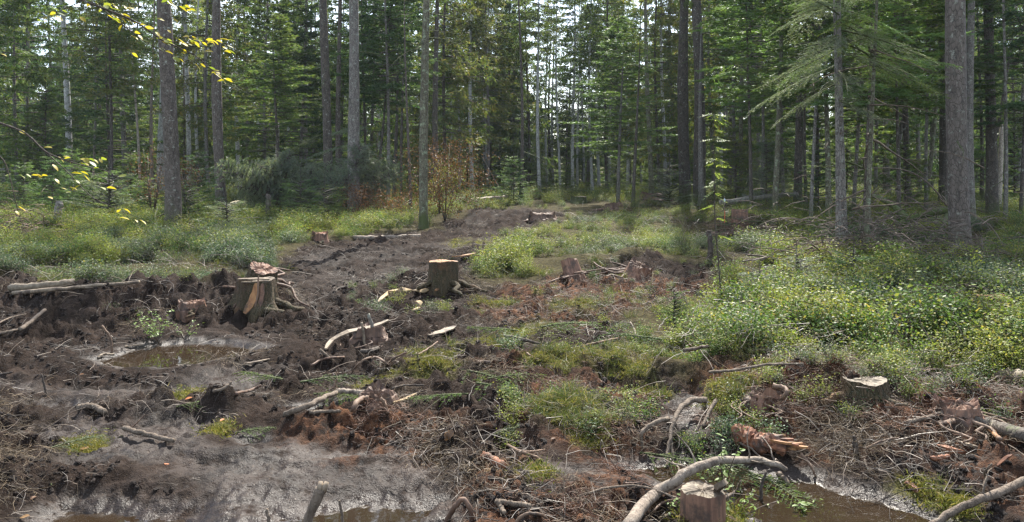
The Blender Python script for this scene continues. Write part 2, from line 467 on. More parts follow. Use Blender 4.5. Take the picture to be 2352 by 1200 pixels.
# (pixel of the centre, half widths in m, height in m)
MOUNDS = [base_pt(u, v) + (rx, ry, h) for u, v, rx, ry, h in (
    (170, 735, 1.3, .5, .26), (400, 722, .9, .4, .20), (560, 715, .55, .45, .20), (1010, 668, .62, .45, .20), (120, 1130, .45, .16, .14), (330, 1160, .5, .14, .08),
    (560, 1060, .35, .10, .05), (520, 960, .9, .12, .07), (700, 1000, .5, .12, .05), (1240, 860, .8, .4, .12), (1330, 960, .5, .35, .12), (1420, 1020, .35, .2, .10),
    (1500, 900, .5, .3, .10), (1760, 895, .55, .28, .20), (1700, 960, .35, .2, .12), (1900, 960, .8, .4, .16), (2150, 980, .9, .5, .16), (2200, 1080, .6, .4, .08),
    (1290, 1130, .6, .14, .06), (1010, 1140, .4, .12, .06), (860, 915, .3, .18, .12), (840, 760, .6, .5, .12), (1340, 625, .7, .5, .16), (1460, 618, .6, .4, .2),
    (1640, 668, .55, .4, .16), (200, 918, 1.2, .07, .06), (1080, 500, 1.0, 1.0, .12), (1200, 505, 2.0, 1.0, .14), (1700, 535, 1.0, .8, .34), (2180, 730, .8, .6, .18),
    (1960, 640, 1.5, .8, .10), (420, 880, 1.6, .55, -.07), (1640, 1150, .6, .3, -.07), (1900, 1180, .7, .25, -.05), (-60, 700, 1.5, .6, .3), (860, 1080, .5, .08, .04))]
# outline, water level, depth
POOLS = []
for px, z in (([(205, 832), (330, 799), (430, 787), (540, 794), (610, 806), (480, 836), (400, 851), (290, 850)], -0.02),
              ([(60, 1260), (95, 1192), (160, 1175), (250, 1178), (330, 1186), (480, 1193), (700, 1240), (700, 1330), (60, 1330)], -0.06),
              ([(1430, 1078), (1560, 1064), (1700, 1074), (1760, 1098), (1880, 1104), (1950, 1130), (2070, 1165), (2150, 1200), (2210, 1290), (1760, 1330), (1715, 1200), (1660, 1135), (1560, 1122), (1465, 1102)], -0.055),
              ([(80, 939), (130, 932), (195, 938), (150, 946)], -0.04),
              ([(690, 946), (790, 934), (835, 944), (770, 957), (700, 955)], -0.04),
              ([(552, 1022), (588, 1016), (605, 1027), (572, 1034)], -0.035),
              ([(640, 1195), (800, 1166), (1000, 1168), (1020, 1230), (640, 1250)], -0.035)):
    POOLS.append((Poly(px, z), z))

def cells(x, y, size, seed):
    """rounded clods with a height of their own and sharp creases between"""
    x = x / size + .35 * (vnoise(x / size * 1.7, y / size * 1.7, seed + 5) - .5); y = y / size + .35 * (vnoise(x * 1.7 + 9, y / size * 1.7, seed + 6) - .5)
    ix, iy = np.floor(x), np.floor(y)
    best = np.full(x.shape, 9.0); hh = np.zeros(x.shape)
    for dx in (-1, 0, 1):
        for dy in (-1, 0, 1):
            cx, cy = ix + dx, iy + dy
            d = (x - cx - _hash(cx, cy, seed)) ** 2 + (y - cy - _hash(cx, cy, seed + 1)) ** 2
            m = d < best
            best = np.where(m, d, best); hh = np.where(m, _hash(cx, cy, seed + 2), hh)
    return (0.25 + 0.75 * hh) * (1 - np.clip(best, 0, 1)) - .35

def terrain(x, y):
    x = np.asarray(x, dtype=float); y = np.asarray(y, dtype=float)
    edge = (fbm(x, y, 0.7, 4, 5) - 0.5) * 1.1
    sdm = MUD.sd(x, y, 3.0) + edge * np.clip(y / 10, 0.5, 2.0)
    mud = smooth(-0.22, 0.22, sdm)
    flat = np.zeros_like(x)
    sheen = np.zeros_like(x)
    for q, wt_ in zip(FLATS, (.65, .2, .78, 1.0, 1.0, .2, .2)):
        f_ = smooth(-0.2, 0.25, q.sd(x, y) + (fbm(x, y, 0.4, 3, 9) - 0.5) * 0.7)
        flat = np.maximum(flat, f_ * (.45 if wt_ < .3 else 1)); sheen = np.maximum(sheen, f_ * wt_)
    lit = np.zeros_like(x)
    for q in LITTER:
        lit = np.maximum(lit, smooth(-0.3, 0.3, q.sd(x, y) + (fbm(x, y, 0.35, 4, 12) - 0.5) * 1.2))
    moss = np.zeros_like(x)
    for mx, my, r in MOSS:
        d = np.hypot(x - mx, (y - my) * 0.9) / (r * .8)
        moss = np.maximum(moss, smooth(1.25, 0.4, d + (fbm(x, y, 0.14, 4, 21) - 0.5) * 1.1))
    pool = np.full_like(x, -1.0)
    for q, zw in POOLS[:3]:
        pool = np.maximum(pool, q.sd(x, y, 1.0))
    z = rise(y) + (fbm(x, y, 2.6, 3, 31) - 0.5) * (0.07 + 0.09 * smooth(8, 14, y))
    near = smooth(40, 14, y)
    z += (1 - mud) * (0.09 + (fbm(x, y, 0.9, 3, 33) - 0.5) * 0.14) * near
    for mx, my, rx, ry, h in MOUNDS:
        d = ((x - mx) / rx) ** 2 + ((y - my) / ry) ** 2
        z = z + 1.25 * h * np.exp(-d) * (0.6 + 0.8 * fbm(x, y, 0.3, 3, 51))
    churn = mud * (1 - 0.82 * flat) * (1 - .65 * smooth(-.95, -.2, pool))
    a = fbm(x, y, 0.42, 3, 61)
    r1 = 1 - np.abs(2 * fbm(x, y, 0.23, 3, 71) - 1)
    r2 = 1 - np.abs(2 * fbm(x, y, 0.085, 3, 81) - 1)
    fine = fbm(x, y, 0.035, 2, 91)
    rut = 1 - np.abs(2 * vnoise((x - 0.12 * y) / 0.42, y / 1.9, 101) - 1)
    z += churn * ((a - 0.5) * 0.16 + (r1 - 0.7) * 0.16 + (r2 - 0.7) * 0.115 + (fine - 0.5) * 0.03 + cells(x, y, .24, 401) * .12 * smooth(.35, .6, a) + cells(x, y, .095, 411) * .055 - 0.05 * smooth(0.75, 1.0, rut))
    z += (mud - churn) * ((fbm(x, y, 0.3, 3, 111) - 0.5) * 0.05 + (r2 - 0.7) * 0.03 + (fine - 0.5) * 0.02 + cells(x, y, .13, 421) * .018)
    z += (1 - mud) * (r1 - 0.7) * 0.05 * near
    wet = mud * np.clip(0.06 + 0.9 * sheen + 0.6 * (0.5 - a), 0, 1)
    for q, zw in POOLS:
        sd = q.sd(x, y, 1.0) + (fbm(x, y, 0.18, 4, 121) - 0.5) * 0.16
        s1 = smooth(-0.55, 0.02, sd)
        target = zw + 0.01 - np.clip(sd, -0.3, 0.3) * 0.35 + (r2 - 0.7) * 0.03 + (fine - .5) * 0.015
        z = z * (1 - s1) + target * s1
        wet = np.maximum(wet, smooth(-0.16, -0.02, sd))
        moss = moss * (1 - smooth(-0.1, 0, sd)); lit = lit * (1 - smooth(-0.12, 0, sd)); mud = np.maximum(mud, s1)
    return z, dict(mud=mud, veg=1 - mud, wet=wet, moss=moss, litter=lit * mud, flat=flat)

def gz(x, y):
    return float(terrain(np.array([x]), np.array([y]))[0][0])

_PC = {}
_D2 = np.exp(np.linspace(math.log(2.2), math.log(120), 900))
def P(u, v, h=0.0):
    """point h above the ground seen at photograph pixel (u, v)"""
    k = (u, v, h)
    if k not in _PC:
        x = (u - CX) / F * _D2
        z = terrain(x, _D2)[0] + h
        pv = VH + F * (EYE - z) / _D2
        ok = pv <= v
        i = int(np.argmax(ok)) if ok.any() else len(_D2) - 1
        D = _D2[i]
        _PC[k] = Vector(((u - CX) / F * D, D, EYE - (v - VH) / F * D))
    return _PC[k].copy()

def A(u, v, D):
    return Vector(((u - CX) / F * D, D, EYE - (v - VH) / F * D))

def build_ground():
    nd = 640
    s_in = np.linspace(-0.95, 0.95, nd)
    t_out = np.linspace(0, 1, 12)[1:]
    ys = [-39.0, -30, -20, -12, -7, -4, -2, -0.6, 0.4, 1.0]
    y = 1.0
    while y < 2.9:
        y += 0.09; ys.append(y)
    while y < 26:
        y *= 1.0042; ys.append(y)
    while y < 158:
        y *= 1.022; ys.append(y)
    ys = np.array(ys)
    W = np.where(ys > 0.4, ys + 1.3, 1.7 + (0.4 - ys) * 0.9)
    rows = []
    for yy, w in zip(ys, W):
        xi = s_in * w
        xo = 0.95 * w + (150 - 0.95 * w) * t_out ** 2
        rows.append(np.concatenate([-xo[::-1], xi, xo]))
    X = np.array(rows)
    Y = np.repeat(ys[:, None], X.shape[1], 1)
    R, C_ = X.shape
    z, m = terrain(X.ravel(), Y.ravel())
    V = np.stack([X.ravel(), Y.ravel(), z], 1)
    idx = np.arange(R * C_).reshape(R, C_)
    q = np.stack([idx[:-1, :-1], idx[:-1, 1:], idx[1:, 1:], idx[1:, :-1]], -1).reshape(-1, 4)
    me = tri_mesh('ground', V, q, [M['mud']], shade=True)
    for k in ('wet', 'moss', 'litter', 'veg'):
        at = me.attributes.new(k, 'FLOAT', 'POINT')
        at.data.foreach_set('value', m[k].astype(np.float32))
    return tag(put('ground', me), 'churned dark forest floor with mud, moss and litter', kind='structure')
build_ground()

for i, (q, zw) in enumerate(POOLS):
    c = q.p.mean(0)
    pts = []
    n = len(q.p)
    for (x, y) in q.p:
        d = np.array([x, y]) - c
        L = np.hypot(*d)
        pts.append((*(c + d * (1 + 0.18 / max(L, .1))), zw))
    me = link_mesh('puddle_water', pts, [tuple(range(n))], [M['water']])
    if me.polygons[0].normal.z < 0: me.flip_normals()
    tag(put('puddle_water', me), 'murky brown puddle water standing in the mud', kind='structure')
# ---------------------------------------------------------------- foliage meshes
class TB:
    """numpy triangle collector"""
    def __init__(s):
        s.V, s.T, s.I, s.n = [], [], [], 0
    def tris(s, pts, mi=0):
        """pts (k,3,3)"""
        k = len(pts)
        if not k: return
        s.V.append(pts.reshape(-1, 3))
        s.T.append(np.arange(k * 3).reshape(-1, 3) + s.n)
        s.I.append(np.full(k, mi)); s.n += k * 3
    def quads(s, pts, mi=0):
        """pts (k,4,3), two triangles that share vertices"""
        k = len(pts)
        if not k: return
        s.V.append(pts.reshape(-1, 3))
        b = np.arange(k)[:, None] * 4 + s.n
        s.T.append(np.concatenate([b + np.array([[0, 1, 2]]), b + np.array([[0, 2, 3]])], 0))
        s.I.append(np.full(2 * k, mi)); s.n += k * 4
    def tube(s, pts, r0, r1, sides=3, mi=1):
        pts = np.asarray(pts, float)
        n = len(pts)
        d = np.gradient(pts, axis=0)
        d /= np.linalg.norm(d, axis=1)[:, None] + 1e-9
        ref = np.where(np.abs(d[:, 2:3]) > 0.9, np.array([[1., 0, 0]]), np.array([[0, 0, 1.]]))
        u = np.cross(d, ref); u /= np.linalg.norm(u, axis=1)[:, None] + 1e-9
        w = np.cross(d, u)
        r = np.linspace(r0, r1, n)[:, None, None]
        a = np.arange(sides) / sides * 2 * np.pi
        ring = pts[:, None, :] + r * (np.cos(a)[None, :, None] * u[:, None, :] + np.sin(a)[None, :, None] * w[:, None, :])
        s.V.append(ring.reshape(-1, 3))
        i = np.arange(n - 1)[:, None] * sides
        k = np.arange(sides)[None, :]
        k2 = (k + 1) % sides
        a0, b0, c0, d0 = i + k, i + k2, i + sides + k2, i + sides + k
        T = np.concatenate([np.stack([a0, b0, c0], -1).reshape(-1, 3), np.stack([a0, c0, d0], -1).reshape(-1, 3)], 0) + s.n
        s.T.append(T); s.I.append(np.full(len(T), mi)); s.n += n * sides
    def mesh(s, name, mats):
        return tri_mesh(name, np.concatenate(s.V), np.concatenate(s.T), mats, np.concatenate(s.I))

def unit(v):
    return v / (np.linalg.norm(v, axis=-1, keepdims=True) + 1e-9)

def needles_on(tb, pos, dirs, length, width, rng, spread=0.6, mi=0):
    """one narrow blade at each pos, leaning about dirs"""
    k = len(pos)
    d = unit(dirs + rng.normal(0, spread, (k, 3)))
    side = unit(np.cross(d, rng.normal(0, 1, (k, 3)))) * (width * rng.uniform(0.7, 1.3, (k, 1)))
    L = length * rng.uniform(0.6, 1.3, (k, 1))
    tb.tris(np.stack([pos - side, pos + side, pos + d * L], 1), mi)

def crown_mesh(name, Lh, R, seed, whorl=0.42, nb=6, hang=0.5, up=0.05, droop=0.35, blade=0.15, wid=0.016, dens=1.0, prof=0.75, gaps=0.15, mats=None, tip=True):
    """a conifer crown: whorls of drooping branches whose side twigs carry narrow sprays"""
    rng = np.random.default_rng(seed)
    tb = TB()
    z = 0.0
    while z < Lh - 0.3:
        rel = z / Lh
        L0 = R * ((1 - rel) ** prof) * (0.55 + 0.45 * min(1, rel / 0.12)) + 0.12
        for k in range(nb):
            if rng.random() < gaps: continue
            a = rng.uniform(0, 2 * np.pi)
            L = L0 * rng.uniform(0.55, 1.15)
            rad = np.array([np.cos(a), np.sin(a), 0])
            tan = np.array([-np.sin(a), np.cos(a), 0])
            zb = z + rng.uniform(-.2, .2)
            dr = droop * (1 - rel * 1.1) * rng.uniform(.6, 1.3)
            def curve(t):
                t = np.asarray(t)[:, None]
                bend = np.sin(t * 2.2 + a * 3) * 0.06 * L
                return rad * (L * t) + tan * bend + np.array([0, 0, 1.]) * (zb + L * ((up + 0.25 * rel) * t - dr * t ** 1.6 + dr * 0.35 * t ** 3))
            tb.tube(curve(np.linspace(0, 1, 5)), 0.012 + L * 0.006, 0.004, 3, 1)
            nt = max(5, int(L / 0.085 * dens))
            t = rng.uniform(0.12, 1.0, nt) ** 0.8
            p0 = curve(t)
            sgn = rng.choice([-1, 1], nt)[:, None]
            td = unit(rad[None] * rng.uniform(.3, .9, (nt, 1)) + tan[None] * sgn * rng.uniform(.4, 1., (nt, 1)) + np.array([[0, 0, -1.]]) * hang * rng.uniform(.3, 1.4, (nt, 1)))
            tl = np.clip((0.16 + 0.42 * (1 - t)) * L * 0.62 * rng.uniform(.6, 1.2, nt), 0.1, 0.75)
            m = 7
            s_ = (np.arange(m) + 0.4) / m
            pos = p0[:, None, :] + td[:, None, :] * (tl[:, None] * s_[None])[..., None]
            pos[..., 2] -= (tl[:, None] * s_[None]) ** 2 * hang * 0.6
            dd = np.repeat(td[:, None, :], m, 1)
            needles_on(tb, pos.reshape(-1, 3), dd.reshape(-1, 3), blade, wid, rng, 0.45)
            # a feathered tip
            pt = curve(rng.uniform(.8, 1, 6))
            needles_on(tb, pt, np.repeat(rad[None], 6, 0), blade * 1.2, wid, rng, 0.5)
        z += whorl * rng.uniform(.7, 1.3) * (1 - 0.45 * rel)
    if tip:
        tb.tube(np.array([[0, 0, Lh - 1.2], [0, 0, Lh + .3]]), 0.02, 0.004, 3, 1)
    return tb.mesh(name, mats or [M['needle_green'], M['bark_dark']])

CROWN = {
    'spruce': crown_mesh('crown_spruce', 12, 2.3, 1, hang=0.9, droop=0.35, dens=1.35, wid=.019),
    'spruce_b': crown_mesh('crown_spruce_b', 13, 1.9, 2, hang=1.0, droop=0.5, gaps=0.3, dens=1.3, wid=.019),
    'fir': crown_mesh('crown_fir', 9, 2.0, 3, dens=1.4, wid=.018, hang=0.15, droop=0.12, up=0.02, nb=7, whorl=0.4, prof=0.8),
    'thin': crown_mesh('crown_thin', 10, 1.3, 4, hang=0.5, droop=0.3, gaps=0.55, dens=0.7),
    'young': crown_mesh('crown_young', 3.2, 1.0, 5, hang=0.05, droop=0.02, up=0.16, nb=8, whorl=0.22, blade=0.075, wid=0.009, gaps=0.1, dens=1.7, prof=0.9),
    'seedling': crown_mesh('crown_seedling', 1.0, 0.42, 6, hang=0.0, droop=0.02, up=0.25, nb=8, whorl=0.11, blade=0.04, wid=0.0045, gaps=0.1, dens=2.6, prof=0.8),
}

def bough_mesh(name, seed, L=1.0, droop=0.25, mats=None, blade=0.028, wid=0.003, fl=0.42, step=0.05):
    """one flat fir bough along +X: side twigs in the plane, needles along each"""
    rng = np.random.default_rng(seed)
    tb = TB()
    wob = rng.uniform(-.08, .08)
    def cv(t):
        t = np.asarray(t)
        return np.stack([L * t, wob * np.sin(t * 3) * L, -droop * L * t ** 1.7 + 0.06 * L * t], -1)
    tb.tube(cv(np.linspace(0, 1, 7)), 0.011 * L + .003, 0.002, 4, 1)
    ts = np.arange(0.1, 0.99, step)
    for i, t in enumerate(ts):
        for sg in (-1, 1):
            if rng.random() < 0.12: continue
            p = cv(np.array([t]))[0]
            tl = fl * L * min(1, (t + .25) / 0.5) * (1.02 - t) ** 0.7 * rng.uniform(.6, 1.15) + 0.05
            ang = sg * rng.uniform(.7, 1.0)
            d = np.array([np.cos(ang), np.sin(ang), rng.uniform(-.25, .05)])
            q = lambda s: p + d * (tl * s)[:, None] + np.array([0, 0, -0.2]) * (tl * s ** 2)[:, None]
            tb.tube(q(np.linspace(0, 1, 3)), 0.003, 0.0012, 3, 1)
            subs = [(q, tl, d, p)]
            n2 = int(tl / 0.075)
            for k in range(n2):
                s0 = (k + .6) / (n2 + 0.5)
                sl = tl * 0.42 * (1.05 - s0) * rng.uniform(.6, 1.2)
                if sl < 0.035: continue
                a2 = ang + rng.choice([-1, 1]) * rng.uniform(.6, .9)
                d2 = np.array([np.cos(a2), np.sin(a2), rng.uniform(-.3, 0)])
                p2 = q(np.array([s0]))[0]
                subs.append((lambda s, p2=p2, d2=d2, sl=sl: p2 + d2 * (sl * s)[:, None], sl, d2, p2))
            for fn, ln, dd, pp in subs:
                m = max(4, int(ln / 0.011))
                s = rng.uniform(0, 1.02, m)
                pos = fn(s)
                perp = np.cross(dd, [0, 0, 1.]); perp /= np.linalg.norm(perp) + 1e-9
                nd = dd[None] * 0.7 + perp[None] * rng.choice([-1, 1], m)[:, None] * 0.8 + np.array([[0, 0, .25]])
                needles_on(tb, pos, nd, blade, wid, rng, 0.2)
    m = 20
    needles_on(tb, cv(rng.uniform(.75, 1, m)), np.repeat([[1., 0, 0]], m, 0), blade, wid, rng, .5)
    return tb.mesh(name, mats or [M['needle_fresh'], M['bark_dark']])

BOUGH = [bough_mesh('bough', 20 + i, 2.1, [.18, .26, .14, .32][i], blade=0.036, wid=0.0042, step=0.045) for i in range(4)]
SPRIG = [bough_mesh('sprig', 40 + i, 0.5, .1, [M['needle_dark'], M['bark_dark']], blade=0.02, wid=0.0022, step=0.06) for i in range(3)]

def dead_branch_mesh(name, seed, sides=4, mat='bark_dark'):
    rng = random.Random(seed)
    mb = MB()
    pts = [Vector((0, 0, 0))]
    d = Vector((1, 0, rng.uniform(-.1, .25)))
    for i in range(7):
        pts.append(pts[-1] + d.normalized() * 0.15)
        d += Vector((rng.uniform(-.12, .12), rng.uniform(-.22, .22), rng.uniform(-.2, .08)))
    mb.tube(pts, [0.014 * (1 - i / 8) + .0025 for i in range(8)], sides, jit=.1, rng=rng)
    for k in range(rng.randint(3, 6)):
        i = rng.randint(2, 6)
        q = [pts[i]]
        dd = Vector((rng.uniform(.2, .8), rng.choice([-1, 1]) * rng.uniform(.4, .9), rng.uniform(-.5, .2)))
        for j in range(3):
            q.append(q[-1] + dd.normalized() * rng.uniform(.06, .14))
            dd += Vector((rng.uniform(-.2, .2), rng.uniform(-.2, .2), rng.uniform(-.3, .1)))
        mb.tube(q, [.005, .004, .003, .0015], 3, rng=rng)
    return mb.mesh(name, [M[mat]])
DEADB = [dead_branch_mesh('dead_branch', 60 + i) for i in range(6)]
DEADG = [dead_branch_mesh('dead_branch_grey', 70 + i, mat='bark_branch') for i in range(4)]

def trunk_mesh(r0, Ht, dxh, seed, mat, sides=16, flare=0.5, top=None, wob=0.04, taper=0.9):
    """trunk from just under the ground up, axis leaning so that it is dxh off at 6 m height"""
    rng = random.Random(seed)
    zs = [-0.3, -.05, .03, .1, .2, .32, .5, .75, 1.0]
    z = 1.0
    while z < Ht - .4:
        z += 0.4 if z < 9 else 1.2
        zs.append(min(z, Ht))
    ph, ph2 = rng.uniform(0, 6), rng.uniform(0, 6)
    lob = rng.randint(3, 5)
    V = []
    for z in zs:
        zz = max(z, 0)
        r = r0 * max(0.04, (1 - zz / Ht) ** taper) + 0.0
        fl = flare * r0 * math.exp(-zz / 0.28)
        cx = dxh * zz / 6 + wob * math.sin(zz * .35 + ph) - wob * math.sin(ph)
        cy = wob * math.sin(zz * .3 + ph2) - wob * math.sin(ph2)
        for k in range(sides):
            a = 2 * math.pi * k / sides
            rr = (r + fl * (.6 + .6 * math.cos(lob * a + ph))) * (1 + .05 * math.sin(2 * a + zz + ph)) * (1 + rng.uniform(-.03, .03))
            V.append((cx + rr * math.cos(a), cy + rr * math.sin(a), z + (rng.uniform(-.12, .12) if top and z >= Ht - .01 else 0)))
    Fc = []
    for i in range(len(zs) - 1):
        for k in range(sides):
            a, b = i * sides + k, i * sides + (k + 1) % sides
            Fc.append((a, b, b + sides, a + sides))
    e = (len(zs) - 1) * sides
    Fc.append(tuple(e + k for k in range(sides)))
    return link_mesh('trunk', V, Fc, [mat], shade=True)

_NT = [0]
def tree(u, D, w, utop, bark, crown, start, Ht, label, name='spruce_tree', cmat=None, nbr=6, group='spruces and firs of the forest', bz=(1.2, 7), cscale=1.0, broken=False, flare=.5, bset=None, taper=.9):
    """u, D: where the trunk stands; w: its width in photograph pixels; utop: where it leaves the frame"""
    _NT[0] += 1
    sd = _NT[0]
    rng = random.Random(sd * 7 + 1)
    x = (u - CX) / F * D
    z = gz(x, D)
    r = w * D / F / 2
    ztop = EYE + VH * D / F - z                  # height at which the frame ends
    dxh = ((utop - CX) / F * D - x) / ztop * 6
    t = thing(name, label, 'tree', (x, D, z), group)
    put('trunk', trunk_mesh(r, Ht, dxh, sd, M[bark], 20 if w > 14 else 12, flare, broken, 0.09 if w > 10 else .11, taper), t)
    if crown:
        me = CROWN[crown]
        ch = {'spruce': 12, 'spruce_b': 13, 'fir': 9, 'thin': 10, 'young': 3.2, 'seedling': 1}[crown]
        s = (Ht - start) / ch
        if start >= 7.2 and D < 36: cscale *= .4
        o = put('crown', me, t, (dxh * start / 6, 0, start), (0, 0, rng.uniform(0, 6.28)), (cscale, cscale, s))
        if cmat:
            o.material_slots[0].link = 'OBJECT'
            o.material_slots[0].material = M[cmat]
        o.rotation_euler.y = 0
    for i in range(nbr):
        zz = rng.uniform(*bz)
        a = rng.uniform(0, 6.28)
        s = rng.uniform(.5, 1.4)
        me = rng.choice(bset or DEADB)
        rr = r * (1 - zz / Ht) * .8
        put('dead_branch', me, t, (dxh * zz / 6 + rr * math.cos(a), rr * math.sin(a), zz), (rng.uniform(-.5, .5), rng.uniform(-.05, .45), a), (s, s, s))
    return t, z, dxh

T = tree
# left part of the forest
T(160, 44, 16, 146, 'bark_pale', 'spruce', 10.5, 25, 'pale grey spruce trunk with bare lower half beyond the young firs, above the seedlings', cmat='needle_green', nbr=10, bz=(2, 10))
T(213, 40, 6, 205, 'bark_grey', 'thin', 4.5, 17, 'thin spindly spruce with light green drooping foliage beside the pale grey trunk', cmat='needle_yellow', nbr=5, cscale=1.2)
T(288, 43, 13, 284, 'bark_grey', 'fir', 6.0, 20, 'dark fir with grey lower trunk and heavy black-green crown behind the yellow beech leaves', 'fir_tree', 'needle_dark')
T(322, 36, 7, 308, 'bark_dead', None, 0, 11.5, 'thin whitish dead trunk, slightly leaning, near the big brown trunk', 'dead_tree', nbr=5, bz=(4, 10))
T(351, 38, 9, 344, 'bark_birch', None, 0, 13, 'slim mottled whitish stem with brown leaves at its foot', 'dead_tree', nbr=6, bz=(3, 10))
T(370, 40, 20, 366, 'bark_pale', 'spruce', 10, 27, 'broad pale grey trunk just behind the big brown trunk', nbr=5, bz=(5, 9))
T(400, 20, 37, 391, 'bark_brown', 'spruce', 9.0, 26, 'big brown-grey spruce trunk standing in the bilberries, yellow beech twigs in front', nbr=3, bz=(2, 6), cscale=.9, flare=.35)
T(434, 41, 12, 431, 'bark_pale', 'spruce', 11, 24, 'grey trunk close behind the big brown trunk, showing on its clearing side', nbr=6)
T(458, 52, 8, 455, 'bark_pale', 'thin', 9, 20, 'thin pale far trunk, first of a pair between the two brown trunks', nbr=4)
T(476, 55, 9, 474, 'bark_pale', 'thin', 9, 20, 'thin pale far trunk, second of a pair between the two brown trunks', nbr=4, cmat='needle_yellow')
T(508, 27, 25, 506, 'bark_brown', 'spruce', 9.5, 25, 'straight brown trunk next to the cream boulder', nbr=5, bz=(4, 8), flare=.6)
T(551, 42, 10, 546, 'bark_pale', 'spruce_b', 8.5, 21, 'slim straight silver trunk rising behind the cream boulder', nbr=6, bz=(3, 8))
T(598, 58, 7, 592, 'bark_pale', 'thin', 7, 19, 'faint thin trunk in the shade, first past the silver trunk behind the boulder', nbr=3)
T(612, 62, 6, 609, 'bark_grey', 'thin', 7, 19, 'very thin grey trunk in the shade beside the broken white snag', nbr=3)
T(632, 33, 10, 630, 'bark_dead', None, 0, 3.7, 'whitish broken snag with jagged top standing by the heap of dead branches', 'tree_snag', nbr=4, bz=(.5, 3), broken=True, taper=.25)
T(645, 30, 10, 640, 'bark_dark', 'fir', 3.1, 7.6, 'slim young fir with pointed dark crown and bare black branches below it', 'fir_tree', 'needle_green', nbr=16, bz=(1.2, 3.4), cscale=.85)
T(706, 46, 11, 699, 'bark_grey', 'spruce', 11, 25, 'grey trunk between the pointed young fir and the dark twin trunks', nbr=9, bz=(3, 11))
T(754, 28, 23, 749, 'bark_dark', 'spruce', 9, 26, 'dark brown trunk, thicker one of the close pair above the dead branch heap', nbr=9, bz=(2.5, 7.5), flare=.35)
T(779, 31, 13, 772, 'bark_brown', 'spruce_b', 9.5, 23, 'brown trunk, thinner one of the close pair above the dead branch heap', nbr=10, bz=(3, 8))
T(812, 25, 28, 800, 'bark_grey', 'spruce', 9, 27, 'stout lichen-grey trunk leaning a little, brown dead leaves round its foot', nbr=5, bz=(2, 7), flare=.45)
T(838, 38, 8, 838, 'bark_dark', 'fir', 5, 15, 'thin dark fir behind the stout lichen-grey trunk', 'fir_tree', 'needle_dark', nbr=8)
T(862, 36, 7, 894, 'bark_dark', 'fir', 4.5, 12, 'crooked dark fir leaning towards the clearing', 'fir_tree', 'needle_dark', nbr=8, cscale=1.1)
T(905, 34, 9, 902, 'bark_dark', 'fir', 4.8, 13, 'dense blackish fir with crown high over the brown beech leaves', 'fir_tree', 'needle_dark', nbr=8, cscale=1.15)
T(922, 33, 7, 920, 'bark_dark', 'thin', 6, 14, 'thin dark stem beside the dense blackish fir', nbr=7)
T(944, 26, 8, 940, 'bark_brown', None, 0, 9, 'thin bare reddish-brown stem with dead side twigs beside the mossy grey trunk', 'dead_tree', nbr=16, bz=(1.5, 8))
T(973, 21, 21, 970, 'bark_mossy', 'spruce_b', 8, 23, 'grey mossy trunk with light foot at the edge of the mud track', nbr=8, bz=(2, 6.5), flare=.3, cscale=.8)
T(1002, 31, 14, 998, 'bark_dark', 'spruce', 8.5, 22, 'dark trunk half hidden behind the mossy grey trunk', nbr=8, bz=(3, 8))
# the gap in the middle
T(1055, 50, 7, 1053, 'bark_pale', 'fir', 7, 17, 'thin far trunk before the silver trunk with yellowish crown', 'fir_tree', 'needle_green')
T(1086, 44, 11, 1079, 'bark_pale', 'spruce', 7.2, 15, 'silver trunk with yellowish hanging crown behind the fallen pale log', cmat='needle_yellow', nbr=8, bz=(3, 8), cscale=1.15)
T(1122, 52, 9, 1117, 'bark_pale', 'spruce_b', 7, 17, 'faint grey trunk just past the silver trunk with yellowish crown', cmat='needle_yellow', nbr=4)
T(1146, 56, 6, 1145, 'bark_dark', 'spruce', 4, 17, 'dark slim spruce in the far centre, foliage almost to the ground', cmat='needle_dark')
T(1197, 31.5, 9, 1195, 'bark_dark', None, 0, 13, 'thin straight dark stem with short dead twigs, bushy little fir at its foot', 'dead_tree', nbr=26, bz=(1, 10), bset=DEADB[:3])
T(1240, 45, 9, 1233, 'bark_pale', 'spruce', 8, 16, 'whitish slender trunk with green crown just past the thin dark stem', cmat='needle_green', nbr=6, cscale=1.1)
for u, D, w, ut, cm_, lb in (
    (1257, 54, 6, 1255, 'needle_green', 'thin pale far trunk, first after the whitish slender trunk'),
    (1271, 58, 6, 1269, 'needle_yellow', 'thin pale far trunk, second after the whitish slender trunk'),
    (1287, 48, 6, 1284, 'needle_yellow', 'thin pale trunk, third after the whitish slender trunk'),
    (1316, 50, 8, 1313, 'needle_dark', 'pale trunk at the dark gap, thickest of a trio under dark foliage'),
    (1327, 55, 6, 1326, 'needle_dark', 'brownish thin trunk in the middle of the trio at the dark gap'),
    (1341, 57, 6, 1340, 'needle_dark', 'thin grey trunk, last of the trio at the dark gap'),
    (1361, 47, 7, 1358, 'needle_green', 'straight pale trunk standing clear just past the trio at the dark gap'),
    (1376, 53, 8, 1375, 'needle_green', 'dim bluish trunk next to the straight pale trunk past the trio'),
    (1402, 56, 7, 1400, 'needle_green', 'dim far trunk behind the light green fir'),
    (1441, 50, 8, 1437, 'needle_yellow', 'pale bluish trunk seen through the light green fir'),
    (1474, 55, 6, 1472, 'needle_green', 'thin far trunk between the light green fir and the mossy dark trunk'),
    (1529, 47, 9, 1525, 'needle_yellow', 'mottled pale trunk between the mossy dark trunk and the two dark brown ones')):
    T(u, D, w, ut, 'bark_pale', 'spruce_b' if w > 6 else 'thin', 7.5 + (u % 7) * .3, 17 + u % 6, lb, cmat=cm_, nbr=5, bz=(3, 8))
T(1454, 29.5, 9, 1457, 'bark_dark', 'thin', 5.2, 7.4, 'slim young fir with airy light green boughs and dark foot in open bilberries', 'fir_tree', 'needle_fresh', nbr=4)
